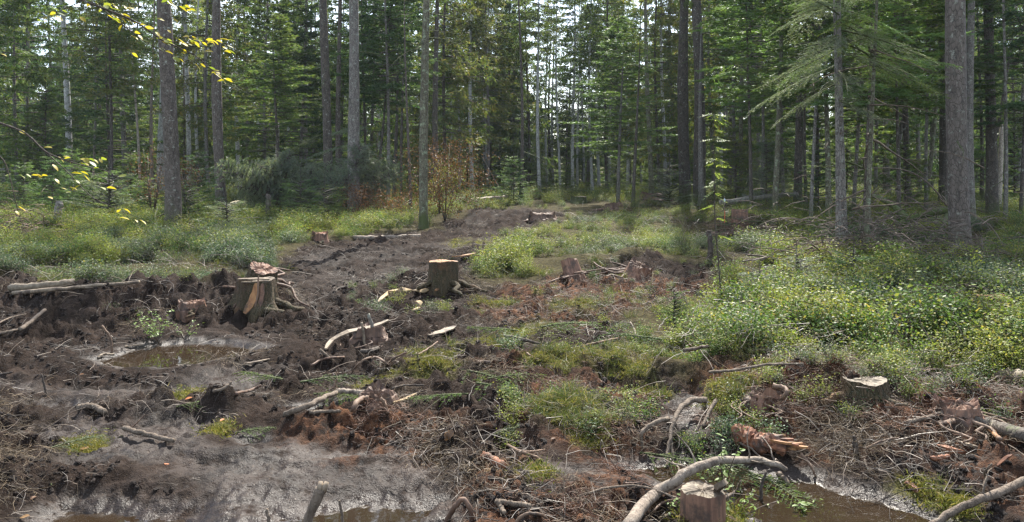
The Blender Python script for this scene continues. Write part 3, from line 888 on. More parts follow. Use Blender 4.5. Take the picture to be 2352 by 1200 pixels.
T(1497, 35, 12, 1489, 'bark_mossy', 'fir', 9.5, 19, 'dark mossy trunk with a rooty mound at its foot', 'fir_tree', 'needle_fresh', nbr=9, bz=(3, 9))
T(1575, 33, 28, 1570, 'bark_dark', 'spruce', 9, 27, 'dark grey trunk, first of the two thick ones past the clearing centre', nbr=10, bz=(4, 9), cmat='needle_dark', flare=.3)
T(1605, 32, 28, 1600, 'bark_dark', 'spruce', 8.6, 27, 'purplish brown trunk, second of the two thick ones, snaggy branches near its top', nbr=14, bz=(6, 9.5), flare=.3)
T(1612, 30, 15, 1614, 'bark_grey', None, 0, 7.4, 'paler slim trunk leaning in front of the purplish brown one', 'dead_tree', nbr=4)
# right part
T(1657, 50, 8, 1655, 'bark_pale', 'spruce_b', 8, 20, 'pale thin far trunk behind the rowan sapling', cmat='needle_yellow')
T(1675, 42, 12, 1677, 'bark_grey', 'spruce', 8, 22, 'grey trunk behind the rowan sapling', cmat='needle_green', nbr=9)
T(1704, 34, 11, 1707, 'bark_mossy', 'fir', 7.5, 17, 'dark mossy trunk beyond the fallen log, near the upturned stump', 'fir_tree', 'needle_green', nbr=10)
T(1722, 44, 12, 1721, 'bark_grey', 'spruce', 8.5, 22, 'dim grey trunk just beyond the dark mossy one past the fallen log', cmat='needle_green')
T(1741, 48, 11, 1742, 'bark_grey', 'spruce_b', 7, 20, 'faint grey trunk crossed by the long fir bough', cmat='needle_green')
T(1778, 22.5, 14, 1783, 'bark_mossy', 'fir', 7.3, 15, 'mossy grey-green trunk with a torn root at its foot beside the upturned stump', 'fir_tree', 'needle_fresh', nbr=8, bz=(2.5, 6))
T(1831, 28, 19, 1829, 'bark_dark', 'fir', 5.6, 18, 'dark thick trunk at the end of the fallen log', 'fir_tree', 'needle_green', nbr=9, bz=(2, 6))
T(1852, 27, 8, 1852, 'bark_dark', 'fir', 5.4, 12, 'thin dark stem right beside the dark thick trunk', 'fir_tree', 'needle_green', nbr=8)
T(1903, 21, 13, 1905, 'bark_mossy', 'fir', 6.5, 14, 'mossy trunk just behind the close grey twin stems', 'fir_tree', 'needle_fresh', nbr=6)
ft1, z1, dx1 = T(1925, 12.8, 12, 1927, 'bark_grey', None, 0, 7.0, 'slender front stem of the grey twin firs, long lichen-hung boughs reaching towards the clearing', 'fir_tree', nbr=5, bz=(1.5, 3.8), flare=.3)
ft2, z2, dx2 = T(1940, 13.3, 17, 1936, 'bark_grey', None, 0, 9.0, 'stouter rear stem of the grey twin firs', 'fir_tree', nbr=7, bz=(1.2, 4), flare=.3)
ft3, z3, dx3 = T(1990, 12.9, 12, 1996, 'bark_mossy', None, 0, 8.0, 'mossy thin fir with bulging green foot among dead twigs', 'fir_tree', nbr=12, bz=(.5, 3.6), flare=1.3, bset=DEADG)
T(2039, 36, 13, 2036, 'bark_grey', 'spruce_b', 7, 20, 'grey trunk behind the arching dead branch', cmat='needle_green')
T(2086, 26, 16, 2083, 'bark_dark', 'fir', 6.2, 18, 'black-brown trunk rising behind the fallen dead tree', 'fir_tree', 'needle_fresh', nbr=9, bz=(2, 6))
T(2112, 34, 11, 2110, 'bark_grey', 'spruce', 7.5, 19, 'dim straight trunk past the black-brown one', cmat='needle_dark')
T(2126, 31, 10, 2160, 'bark_mossy', 'thin', 7, 15, 'leaning mossy trunk past the black-brown one', cmat='needle_green')
T(2166, 27, 21, 2166, 'bark_dark', 'spruce', 7.6, 24, 'dark trunk hard beside the biggest lichen-spotted trunk, clearing side', cmat='needle_dark', nbr=7)
T(2207, 15.2, 48, 2193, 'bark_big', 'spruce', 8, 26, 'biggest trunk of all, grey and lichen-spotted, at the edge of the shaded bilberries', nbr=2, flare=.25, cscale=.9)
T(2232, 21.5, 19, 2226, 'bark_grey', 'spruce_b', 7.5, 22, 'grey trunk half hidden behind the biggest lichen-spotted trunk', nbr=5)
T(2262, 30, 9, 2318, 'bark_dark', 'thin', 7, 14, 'dark slim trunk leaning outward between two thick ones', cmat='needle_dark')
T(2278, 23, 25, 2282, 'bark_dark', 'spruce', 7, 24, 'thick dark trunk past the biggest one, standing in yellow bilberries', cmat='needle_dark', nbr=7)
T(2293, 27, 12, 2298, 'bark_dead', None, 0, 3.1, 'broken pale snag with a woodpecker hole beside the thick dark trunk', 'tree_snag', nbr=1, bz=(.5, 1), broken=True, taper=.2)
T(2309, 21.5, 9, 2313, 'bark_grey', 'thin', 6, 13, 'slim grey stem in front of the broken holed snag', nbr=4)
T(2336, 34, 9, 2338, 'bark_grey', 'fir', 5, 15, 'thin grey trunk at the shaded outer edge of the wood', 'fir_tree', 'needle_green')
T(2385, 24, 22, 2388, 'bark_dark', 'fir', 5, 20, 'dark fir just past the slim grey stem, boughs hanging into view', 'fir_tree', 'needle_dark')
T(-40, 30, 20, -45, 'bark_dark', 'fir', 2.2, 17, 'broad dark fir whose boughs close off the wood beside the young fir', 'fir_tree', 'needle_green', cscale=1.2)
# tall crowns that fill the wood between the trunks
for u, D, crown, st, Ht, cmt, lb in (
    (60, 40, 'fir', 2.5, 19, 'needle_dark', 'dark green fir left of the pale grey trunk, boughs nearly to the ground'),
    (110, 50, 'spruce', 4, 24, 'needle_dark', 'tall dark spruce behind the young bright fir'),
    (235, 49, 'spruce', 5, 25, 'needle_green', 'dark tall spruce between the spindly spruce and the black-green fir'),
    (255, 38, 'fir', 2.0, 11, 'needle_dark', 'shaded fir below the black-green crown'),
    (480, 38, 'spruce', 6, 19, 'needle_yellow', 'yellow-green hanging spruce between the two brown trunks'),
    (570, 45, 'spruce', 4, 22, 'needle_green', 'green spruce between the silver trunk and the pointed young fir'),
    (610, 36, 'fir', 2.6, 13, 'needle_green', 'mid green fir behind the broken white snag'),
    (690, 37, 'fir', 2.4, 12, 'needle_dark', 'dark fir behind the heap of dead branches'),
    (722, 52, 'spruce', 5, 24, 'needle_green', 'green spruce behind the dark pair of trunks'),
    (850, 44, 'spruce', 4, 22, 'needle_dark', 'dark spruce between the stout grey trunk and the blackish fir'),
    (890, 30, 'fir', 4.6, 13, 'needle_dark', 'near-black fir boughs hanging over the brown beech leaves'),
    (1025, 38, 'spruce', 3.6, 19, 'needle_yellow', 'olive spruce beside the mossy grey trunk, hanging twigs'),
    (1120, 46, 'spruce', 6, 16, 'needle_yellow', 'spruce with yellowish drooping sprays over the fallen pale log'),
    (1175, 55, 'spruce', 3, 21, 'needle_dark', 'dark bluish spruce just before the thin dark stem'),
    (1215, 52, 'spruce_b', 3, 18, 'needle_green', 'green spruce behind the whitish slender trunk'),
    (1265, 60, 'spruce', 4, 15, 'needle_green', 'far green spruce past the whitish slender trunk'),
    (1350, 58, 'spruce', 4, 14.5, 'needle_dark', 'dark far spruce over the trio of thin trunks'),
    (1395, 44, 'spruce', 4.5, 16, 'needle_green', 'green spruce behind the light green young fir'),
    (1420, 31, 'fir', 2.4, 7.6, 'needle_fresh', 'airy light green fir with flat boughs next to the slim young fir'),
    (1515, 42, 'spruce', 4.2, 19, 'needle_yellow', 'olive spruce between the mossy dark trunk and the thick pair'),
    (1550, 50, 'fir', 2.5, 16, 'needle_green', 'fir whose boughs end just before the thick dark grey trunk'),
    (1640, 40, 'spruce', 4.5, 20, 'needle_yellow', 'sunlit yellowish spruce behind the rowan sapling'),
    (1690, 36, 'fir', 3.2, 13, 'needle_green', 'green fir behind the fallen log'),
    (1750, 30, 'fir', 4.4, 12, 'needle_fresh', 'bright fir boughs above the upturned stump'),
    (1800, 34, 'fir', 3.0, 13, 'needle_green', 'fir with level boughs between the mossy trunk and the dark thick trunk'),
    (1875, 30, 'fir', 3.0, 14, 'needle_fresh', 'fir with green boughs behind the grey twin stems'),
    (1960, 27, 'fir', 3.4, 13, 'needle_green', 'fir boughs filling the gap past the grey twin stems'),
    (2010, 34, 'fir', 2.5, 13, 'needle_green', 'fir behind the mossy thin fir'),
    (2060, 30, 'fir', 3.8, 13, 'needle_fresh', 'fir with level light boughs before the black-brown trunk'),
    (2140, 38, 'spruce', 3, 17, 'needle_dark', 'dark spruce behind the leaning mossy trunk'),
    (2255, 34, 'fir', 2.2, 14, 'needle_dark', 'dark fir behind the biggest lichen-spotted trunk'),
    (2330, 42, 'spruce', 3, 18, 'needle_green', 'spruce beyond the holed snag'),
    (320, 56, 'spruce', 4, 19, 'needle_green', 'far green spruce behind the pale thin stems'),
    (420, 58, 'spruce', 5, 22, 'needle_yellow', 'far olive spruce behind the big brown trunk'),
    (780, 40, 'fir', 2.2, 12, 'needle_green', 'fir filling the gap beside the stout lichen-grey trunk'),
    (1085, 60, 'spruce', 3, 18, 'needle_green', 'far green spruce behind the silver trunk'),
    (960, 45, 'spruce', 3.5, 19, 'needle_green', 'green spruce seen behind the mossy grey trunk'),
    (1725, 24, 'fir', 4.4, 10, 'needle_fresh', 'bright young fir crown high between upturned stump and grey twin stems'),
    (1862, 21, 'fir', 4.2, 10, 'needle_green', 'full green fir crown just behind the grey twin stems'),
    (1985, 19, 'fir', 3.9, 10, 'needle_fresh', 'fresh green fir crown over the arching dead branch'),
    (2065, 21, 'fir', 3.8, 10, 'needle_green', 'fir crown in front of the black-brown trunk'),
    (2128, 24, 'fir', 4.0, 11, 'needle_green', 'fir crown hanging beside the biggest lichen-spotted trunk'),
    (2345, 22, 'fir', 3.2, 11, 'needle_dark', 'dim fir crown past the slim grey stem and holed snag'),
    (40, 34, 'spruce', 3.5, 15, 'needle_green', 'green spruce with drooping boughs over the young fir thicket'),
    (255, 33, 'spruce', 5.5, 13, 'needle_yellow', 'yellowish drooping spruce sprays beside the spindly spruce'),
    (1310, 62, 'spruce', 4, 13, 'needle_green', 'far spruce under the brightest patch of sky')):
    w = 9 if D < 40 else 8
    T(u, D, w, u + (u % 9) - 4, 'bark_dark' if u % 2 else 'bark_grey', crown, st * (.55 if D > 33 else .85), Ht, lb, 'fir_tree' if crown == 'fir' else 'spruce_tree', cmt, nbr=4, bz=(1, max(2, st)), cscale=1.3 if D > 35 else 1.1)

# fine boughs on the close firs: each bough a part
def boughs(root, dxh, r, specs, mat, lichen=False):
    for i, (zz, az, s, tilt) in enumerate(specs):
        o = put('bough', BOUGH[i % 4], root, (dxh * zz / 6 + r * math.cos(az), r * math.sin(az), zz), (random.Random(i).uniform(-.25, .25), tilt, az), (s, s, s))
        o.material_slots[0].link = 'OBJECT'
        o.material_slots[0].material = M[mat]
R_ = random.Random(5)
PI = math.pi
boughs(ft1, dx1, .03, [(3.3, PI + .12, .82, .36), (3.0, PI - .5, .6, .4), (3.55, PI - .75, .7, .3), (3.8, PI + .8, .65, .2), (3.5, -.6, .6, .3), (3.2, 4.4, .6, .35), (2.7, 5.6, .45, .4)]
       + [(3.75 + i * .13, R_.uniform(0, 6.28), R_.uniform(.5, .85) * (1 - i * .016), R_.uniform(-.1, .35)) for i in range(24)], 'needle_blue')
boughs(ft2, dx2, .05, [(3.6 + i * .15, R_.uniform(0, 6.28), R_.uniform(.5, .85) * (1 - i * .012), R_.uniform(-.1, .4)) for i in range(34)], 'needle_fresh')
boughs(ft3, dx3, .03, [(3.3 + i * .15, R_.uniform(0, 6.28), R_.uniform(.4, .75) * (1 - i * .016), R_.uniform(-.1, .4)) for i in range(28)], 'needle_green')
# ---------------------------------------------------------------- scattering of what nobody could count
PROTO = bpy.data.collections.new('prototypes')     # never linked to the scene
def proto_col(name, meshes):
    c = bpy.data.collections.new(name)
    for i, me in enumerate(meshes):
        o = bpy.data.objects.new(f'{name}_{chr(97 + i)}', me)
        c.objects.link(o)
    return c

def scatter(name, label, pts, rots, scl, idx, meshes):
    n = len(pts)
    me = bpy.data.meshes.new(name)
    me.vertices.add(n)
    me.vertices.foreach_set('co', np.asarray(pts, np.float32).ravel())
    for k, ty, val in (('rot', 'FLOAT_VECTOR', rots), ('scl', 'FLOAT', scl), ('pick', 'INT', idx)):
        a = me.attributes.new(k, ty, 'POINT')
        if ty == 'FLOAT_VECTOR': a.data.foreach_set('vector', np.asarray(val, np.float32).ravel())
        elif ty == 'FLOAT': a.data.foreach_set('value', np.asarray(val, np.float32))
        else: a.data.foreach_set('value', np.asarray(val, np.int32))
    o = put(name, me)
    g = bpy.data.node_groups.new(name, 'GeometryNodeTree')
    g.interface.new_socket('Geometry', in_out='INPUT', socket_type='NodeSocketGeometry')
    g.interface.new_socket('Geometry', in_out='OUTPUT', socket_type='NodeSocketGeometry')
    N = g.nodes.new
    gi, go = N('NodeGroupInput'), N('NodeGroupOutput')
    ci = N('GeometryNodeCollectionInfo')
    ci.inputs['Collection'].default_value = proto_col(name + '_kinds', meshes)
    ci.inputs['Separate Children'].default_value = True
    ci.inputs['Reset Children'].default_value = True
    ip = N('GeometryNodeInstanceOnPoints')
    ip.inputs['Pick Instance'].default_value = True
    def na(nm, ty):
        x = N('GeometryNodeInputNamedAttribute')
        x.data_type = ty
        x.inputs['Name'].default_value = nm
        return x.outputs['Attribute']
    L = g.links.new
    L(gi.outputs[0], ip.inputs['Points'])
    L(ci.outputs[0], ip.inputs['Instance'])
    L(na('pick', 'INT'), ip.inputs['Instance Index'])
    L(na('rot', 'FLOAT_VECTOR'), ip.inputs['Rotation'])
    L(na('scl', 'FLOAT'), ip.inputs['Scale'])
    L(ip.outputs[0], go.inputs[0])
    md = o.modifiers.new('scatter', 'NODES')
    md.node_group = g
    return tag(o, label, kind='stuff')

def fan(n, y0, y1, rng, power=1.0, smax=0.80, pad=0.6):
    """n points on the ground ahead, density falling with distance"""
    t = rng.uniform(0, 1, n)
    if power == 0: y = y0 + (y1 - y0) * t
    else: y = (y0 ** (1 - power + 1e-6) + (y1 ** (1 - power + 1e-6) - y0 ** (1 - power + 1e-6)) * t) ** (1 / (1 - power + 1e-6))
    x = rng.uniform(-smax, smax, n) * (y + pad)
    return x, y

def px(x, y, z=0):
    return CX + F * x / y, VH + F * (EYE - z) / y

# -- bilberry shrublets
def shrub_mesh(name, seed, h=0.34, stems=9, leaves=46, leaf=0.0145, mat='bilberry', twig='dark_twig', spread=.5):
    rng = np.random.default_rng(seed)
    tb = TB()
    for k in range(stems):
        a = rng.uniform(0, 2 * np.pi)
        base = np.array([np.cos(a), np.sin(a), 0]) * rng.uniform(0, .09)
        d = np.array([np.cos(a) * rng.uniform(.1, spread), np.sin(a) * rng.uniform(.1, spread), 1.0])
        L = h * rng.uniform(.6, 1.1)
        q = [base + d * L * t + np.array([0, 0, -.08 * t * t * L]) + rng.normal(0, .012, 3) for t in np.linspace(0, 1, 5)]
        tb.tube(np.array(q), .003, .001, 3, 1)
        q = np.array(q)
        P0 = []
        for j in range(leaves):
            t = rng.uniform(.28, 1.05)
            c = base + d * L * t + rng.normal(0, 1, 3) * np.array([.055, .055, .035]) * (h / .34)
            P0.append(c)
        P0 = np.array(P0)
        n = len(P0)
        ax = unit(rng.normal(0, 1, (n, 3)) * np.array([1, 1, .5]))
        nz = unit(rng.normal(0, .5, (n, 3)) + np.array([0, 0, 1.]))
        w = unit(np.cross(nz, ax))
        s = leaf * rng.uniform(.6, 1.3, (n, 1))
        tb.quads(np.stack([P0 - ax * s, P0 + w * s * .6, P0 + ax * s, P0 - w * s * .6], 1), 0)
        for j in range(2):
            i = rng.integers(1, 4)
            e = q[i] + rng.normal(0, 1, 3) * np.array([.06, .06, .04]) + np.array([0, 0, .06])
            tb.tube(np.array([q[i], (q[i] + e) / 2 + rng.normal(0, .006, 3), e]), .002, .0008, 3, 1)
    return tb.mesh(name, [M[mat], M[twig]])
BIL = [shrub_mesh('bilberry_a', 1), shrub_mesh('bilberry_b', 2, .40, 10, 48), shrub_mesh('bilberry_c', 3, .28, 8, 44),
       shrub_mesh('bilberry_d', 4, .36, 10, 46, mat='bilberry_grey'), shrub_mesh('bilberry_e', 5, .42, 9, 46, mat='bilberry_grey'),
       shrub_mesh('bilberry_f', 6, .34, 12, 8, mat='bilberry_grey', twig='dry_twig', spread=.8)]

rng = np.random.default_rng(11)
shade_c = base_pt(2045, 590)
CLEAR = [base_pt(u, v) + (r,) for u, v, r in ((1700, 550, 1.5), (1318, 632, .8), (1460, 632, .6), (1892, 606, .5), (2275, 708, .5), (1700, 695, .33), (1629, 612, .3), (735, 552, .6),
                                               (2180, 750, .75), (1410, 484, .9), (541, 492, 1.2), (1500, 462, 1.2), (590, 640, .4), (1985, 905, .3), (100, 662, .5), (250, 655, .4))]
pts, scl, idx = [], [], []
for n, y0, y1, pw, base_s, thr in ((15000, 4.2, 13, 1.0, .82, .5), (20000, 13, 30, 1.0, .88, .5), (14000, 30, 62, 1.0, 1.05, .5)):
    x, y = fan(n, y0, y1, rng, pw)
    z, m = terrain(x, y)
    u, v = px(x, y, rise(y))
    dn = fbm(x, y, 1.1, 3, 201)
    keep = m['veg'] > thr + (dn - .5) * 1.0
    # thinner, lower cover in the sunny open part of the clearing
    open_ = smooth(1150, 1260, u) * smooth(1720, 1600, u) * smooth(455, 475, v)
    keep &= rng.uniform(0, 1, n) > open_ * .45
    keep &= dn > .38 + .06 * open_
    keep &= fbm(x, y, .6, 2, 205) > .48
    keep &= ((x - shade_c[0]) / 2.4) ** 2 + ((y - shade_c[1]) / 2.2) ** 2 > rng.uniform(.3, 1.2, n)
    for cx_, cy_, cr_ in CLEAR:
        keep &= np.hypot(x - cx_, (y - cy_) * .8) > cr_
    # none in the trampled way along the track, none where the trunks are shaded to bare needles
    x, y, z, dn, u, v, open_ = (q[keep] for q in (x, y, z, dn, u, v, open_))
    k = len(x)
    pts.append(np.stack([x, y, z - .02], 1))
    s = base_s * rng.uniform(.5, 1.35, k) * (1 - .35 * open_) * (.7 + .6 * dn)
    s *= np.where((u > 1420) & (v > 640), 1.12, 1.0)
    s *= .45 + .55 * smooth(.35, -.65, MUD.sd(x, y, 3.0) + (dn - .5) * .8)
    scl.append(s)
    grey = fbm(x, y, 2.2, 3, 231) + np.where(u < 640, .06, 0) - np.where(v < 560, .10, 0)
    g = grey + rng.normal(0, .09, k) > .555
    idx.append(np.where(g, rng.choice([3, 4, 5], k, p=[.38, .34, .28]), rng.choice([0, 1, 2], k)))
# sprouts straggling over the edge of the mud
x, y = fan(5200, 4.0, 16, rng, 1.0)
z, m = terrain(x, y)
u_, v_ = px(x, y)
keep = (m['mud'] > .5) & (m['wet'] < .75) & (fbm(x, y, .5, 3, 241) + np.where((u_ > 1350) & (v_ < 1010), .10, 0) > .64) & (y > 4.6) & ((u_ > 1150) | (v_ < 760)) & (m['flat'] < .4)
x, y, z = x[keep], y[keep], z[keep]
pts.append(np.stack([x, y, z - .04], 1)); scl.append(rng.uniform(.25, .55, len(x))); idx.append(rng.integers(0, 6, len(x)))
pts, scl, idx = np.concatenate(pts), np.concatenate(scl), np.concatenate(idx)
rot = np.stack([rng.normal(0, .16, len(pts)), rng.normal(0, .16, len(pts)), rng.uniform(0, 6.28, len(pts))], 1)
scatter('bilberry_undergrowth', 'yellow-green and grey-green bilberry cover over the forest floor', pts, rot, scl, idx, BIL)

# -- moss tufts, grass, needle and twig litter, clods
def tuft_mesh(name, seed, n, h, w, mat, spread=.7, rad=.05, bend=.5):
    rng = np.random.default_rng(seed)
    tb = TB()
    p = np.stack([rng.normal(0, rad, n), rng.normal(0, rad, n), np.zeros(n)], 1)
    d = unit(np.stack([rng.normal(0, spread, n), rng.normal(0, spread, n), np.ones(n)], 1))
    L = h * rng.uniform(.5, 1.2, (n, 1))
    s = unit(np.cross(d, rng.normal(0, 1, (n, 3)))) * w
    mid = p + d * L * .55
    tip = p + d * L + np.array([[0, 0, -1.]]) * L * bend * rng.uniform(0, .8, (n, 1)) + d * np.array([[1, 1, 0]]) * L * bend
    tb.quads(np.stack([p - s, p + s, mid + s * .8, mid - s * .8], 1))
    tb.tris(np.stack([mid - s * .8, mid + s * .8, tip], 1))
    return tb.mesh(name, [M[mat]])
def fibre_mesh(name, seed, n, Lm, w, mat, rad=.09, lift=.02, curl=.5):
    rng = np.random.default_rng(seed)
    tb = TB()
    for k in range(n):
        p = np.array([rng.normal(0, rad), rng.normal(0, rad), rng.uniform(0, lift)])
        a = rng.uniform(0, 6.28)
        L = Lm * rng.uniform(.4, 1.5)
        pts = [p]
        el = rng.uniform(-.2, .35)
        for j in range(4):
            a += rng.normal(0, curl); el += rng.normal(-.06, .25)
            pts.append(pts[-1] + np.array([np.cos(a) * np.cos(el), np.sin(a) * np.cos(el), np.sin(el)]) * L / 4)
        r = w * rng.uniform(.5, 1.4)
        tb.tube(np.array(pts), r, r * .5, 3, 0)
    return tb.mesh(name, [M[mat]])
def clod_mesh(name, seed):
    rng = np.random.default_rng(seed)
    import bmesh
    bm = bmesh.new()
    bmesh.ops.create_icosphere(bm, subdivisions=2, radius=1)
    for v_ in bm.verts:
        c = np.array(v_.co)
        k = 1 + .55 * (vnoise(np.array([c[0] * 2.2 + seed * 9]), np.array([c[1] * 2.2 + c[2] * 3.1]), seed)[0] - .5) + rng.normal(0, .09)
        v_.co = Vector((c[0] * k, c[1] * k * .85, c[2] * k * .6))
    me = bpy.data.meshes.new(name)
    bm.to_mesh(me); bm.free()
    me.materials.append(M['clod'])
    return me
nb = NB('clod')
_p = nb.pos()
_c = nb.mix(nb.mr(nb.noise(_p, 30, 5, .7), .35, .7), (0.010, 0.007, 0.006), (0.034, 0.025, 0.020))
M['clod'] = nb.done(nb.principled(_c, nb.mr(nb.noise(_p, 9, 3), .4, .65, .6, .95), nb.bump(nb.noise(_p, 60, 5, .7), 1.0, .02), .1))

def stuff_on(name, label, meshes, n, y0, y1, cond, sc_rng, seed, lift=0.0, tilt=.2, power=1.3):
    rng = np.random.default_rng(seed)
    x, y = fan(n, y0, y1, rng, power)
    z, m = terrain(x, y)
    keep = cond(x, y, m, rng)
    x, y, z = x[keep], y[keep], z[keep]
    k = len(x)
    rot = np.stack([rng.normal(0, tilt, k), rng.normal(0, tilt, k), rng.uniform(0, 6.28, k)], 1)
    return scatter(name, label, np.stack([x, y, z + lift], 1), rot, rng.uniform(*sc_rng, k) * np.clip(.75 + y / 28, .8, 1.6), rng.integers(0, len(meshes), k), meshes)

inpool = lambda x, y: np.maximum.reduce([q.sd(x, y, 1.0) for q, _ in POOLS]) > -.12
MOSSM = [tuft_mesh(f'moss_{i}', 300 + i, 70, .035, .0022, 'moss', 1.0, .05, .3) for i in range(4)]
stuff_on('moss_cover', 'yellow-green moss cushions torn up over the mud', MOSSM, 60000, 3.5, 22,
         lambda x, y, m, r: (m['moss'] + (fbm(x, y, .12, 3, 301) - .5) * 1.3 > .80), (.6, 1.3), 31)
GR = [tuft_mesh(f'grass_{i}', 310 + i, 26, .15, .0022, 'grass', .6, .03, .6) for i in range(3)]
stuff_on('grass_tufts', 'thin grass tufts between moss and mud', GR, 40000, 3.5, 20,
         lambda x, y, m, r: ~inpool(x, y) & (m['flat'] < .3) & (((m['moss'] > .45) & (px(x, y)[0] > 900)) | (m['veg'] > .3)) & (fbm(x, y, .5, 3, 311) + r.normal(0, .04, len(x)) > np.where(m['veg'] > .3, .62, .64)), (.4, 1.1), 32)
RED = [fibre_mesh(f'red_fibre_{i}', 320 + i, 34, .07, .0016, 'red_litter', .08, .02) for i in range(4)]
stuff_on('red_litter', 'reddish shreds of rotten wood and needles on the mud', RED, 12000, 3.5, 20,
         lambda x, y, m, r: ~inpool(x, y) & (m['litter'] * (1 - .8 * m['flat']) + (fbm(x, y, .3, 4, 321) - .5) * 2.4 > .92), (.6, 1.3), 33)
STR = [fibre_mesh(f'straw_fibre_{i}', 330 + i, 22, .12, .0012, 'straw', .11, .03, .6) for i in range(4)]
stuff_on('straw_litter', 'tan roots and fine fibres strewn over the churned ground', STR, 17000, 3.5, 22,
         lambda x, y, m, r: ~inpool(x, y) & (m['mud'] > .3) & (m['flat'] < .35) & (fbm(x, y, .45, 4, 331) + .06 * m['litter'] + .05 * m['moss'] + r.normal(0, .05, len(x)) > .655), (.5, 1.25), 34)
TW = [fibre_mesh(f'fine_twig_{i}', 340 + i, 6, .24, .002, 'dry_twig', .12, .03, .3) for i in range(3)] + [fibre_mesh(f'dark_twig_{i}', 350 + i, 8, .22, .0026, 'dark_twig', .12, .03, .35) for i in range(4)]
stuff_on('twig_litter', 'small broken twigs scattered over mud and moss', TW, 8500, 3.5, 26,
         lambda x, y, m, r: ~inpool(x, y) & (m['mud'] > .2) & (m['flat'] < .55) & (fbm(x, y, .7, 3, 341) + r.normal(0, .07, len(x)) > .54), (.5, 1.2), 35)
TW2 = TW[:4]
stuff_on('twigs_in_bilberries', 'dead twigs sticking out of the bilberries', TW2, 5000, 4.5, 26,
         lambda x, y, m, r: (m['veg'] > .5) & (fbm(x, y, 1.0, 3, 345) > .55), (.7, 1.6), 36, .12, .7)
CL = [clod_mesh(f'clod_{i}', i) for i in range(5)]
stuff_on('mud_clods', 'small clods of churned black mud', CL, 45000, 3.4, 18,
         lambda x, y, m, r: ~inpool(x, y) & (m['mud'] > .6) & (m['flat'] < .5) & (fbm(x, y, .38, 3, 351) + r.normal(0, .05, len(x)) > .53), (.005, .028), 37, -.004, .5)

# -- the wood that closes off the view
def wood_mesh(name, crown, start, Ht, r, bark, cmat, seed):
    rng = random.Random(seed)
    c = CROWN[crown]
    n, k = len(c.vertices), len(c.polygons)
    V = np.empty(n * 3, np.float32); c.vertices.foreach_get('co', V); V = V.reshape(-1, 3).copy()
    T_ = np.empty(k * 3, np.int32); c.loops.foreach_get('vertex_index', T_); T_ = T_.reshape(-1, 3)
    I = np.empty(k, np.int32); c.polygons.foreach_get('material_index', I)
    ch = V[:, 2].max()
    V[:, 2] = V[:, 2] / ch * (Ht - start) + start
    V[:, :2] *= 1.25
    tb = TB()
    tb.V.append(V); tb.T.append(T_); tb.I.append(I); tb.n = n
    q = np.array([[0, 0, -.3], [.02, 0, 3], [.0, .05, 8], [.05, 0, Ht * .7], [0, 0, Ht]])
    tb.tube(q, r, .03, 8, 2)
    for j in range(14):
        z = rng.uniform(1.0, max(start + 1, 3)); a = rng.uniform(0, 6.28); L = rng.uniform(.4, 1.3)
        tb.tube(np.array([[0, 0, z], [math.cos(a) * L * .6, math.sin(a) * L * .6, z - .02], [math.cos(a) * L, math.sin(a) * L, z - .25 * L]]), .015, .004, 3, 1)
    return tb.mesh(name, [M[cmat], M['bark_dark'], M[bark]])
WOOD = [wood_mesh('wood_a', 'spruce', 5, 24, .19, 'bark_pale', 'needle_green', 1), wood_mesh('wood_b', 'spruce_b', 7, 22, .15, 'bark_pale', 'needle_yellow', 2),
        wood_mesh('wood_c', 'fir', 3, 19, .16, 'bark_dark', 'needle_dark', 3), wood_mesh('wood_d', 'spruce', 8, 26, .2, 'bark_grey', 'needle_dark', 4),
        wood_mesh('wood_e', 'fir', .3, 9, .08, 'bark_dark', 'needle_green', 5), wood_mesh('wood_f', 'young', .1, 4.5, .05, 'bark_dark', 'needle_green', 6)]
rng = np.random.default_rng(77)
pts, idx, scl = [], [], []
def gap(x, y):          # the light gap in the middle, where the sky comes through
    u, _ = px(x, y)
    return (np.abs(u - 1290) < 75) & (y > 58) | (np.abs(u - 320) < 35) & (y > 60)
for cell, y0, y1, kinds in ((6.3, 56, 118, (0, 1, 2, 3, 2, 4)), (4.5, 48, 80, (4, 5, 5, 4)), (3.6, 84, 120, (4, 4, 2, 5)), (5.0, 40, 52, (5, 5, 5, 4))):
    for gy in np.arange(y0, y1, cell):
        w = .74 * gy + 6
        for gx in np.arange(-w, w, cell):
            x, y = gx + rng.uniform(-.45, .45) * cell, gy + rng.uniform(-.45, .45) * cell
            u, v = px(np.array(x), np.array(y))
            k = int(rng.choice(kinds))
            if gap(np.array(x), np.array(y)) and k < 4 and rng.random() < .8: continue
            if y < 52 and (1050 < u < 1480 or rng.random() < .55): continue
            pts.append((x, y, rise(y) - .1)); idx.append(k); scl.append(rng.uniform(.75, 1.15))
pts = np.array(pts)
scatter('far_wood', 'dense dark conifer wood closing off the view', pts, np.stack([np.zeros(len(pts)), np.zeros(len(pts)), rng.uniform(0, 6.28, len(pts))], 1), scl, idx, WOOD)

# ---------------------------------------------------------------- haze between the trees
hz = NB('thin_haze')
vol = hz.n('VolumePrincipled', {'Color': (0.80, 0.88, 1.0, 1), 'Density': 0.0003, 'Anisotropy': 0.0})
hz.t.links.new(vol.outputs[0], hz.out.inputs['Volume'])
v8 = [(sx * 151, y_, z_) for z_ in (-1.6, 32) for y_ in (-40, 160) for sx in (-1, 1)]
hm = link_mesh('haze', v8, [(0, 2, 3, 1), (4, 5, 7, 6), (0, 1, 5, 4), (2, 6, 7, 3), (0, 4, 6, 2), (1, 3, 7, 5)], [hz.mat])
tag(put('haze', hm), 'thin bluish haze hanging in the forest air', kind='stuff')
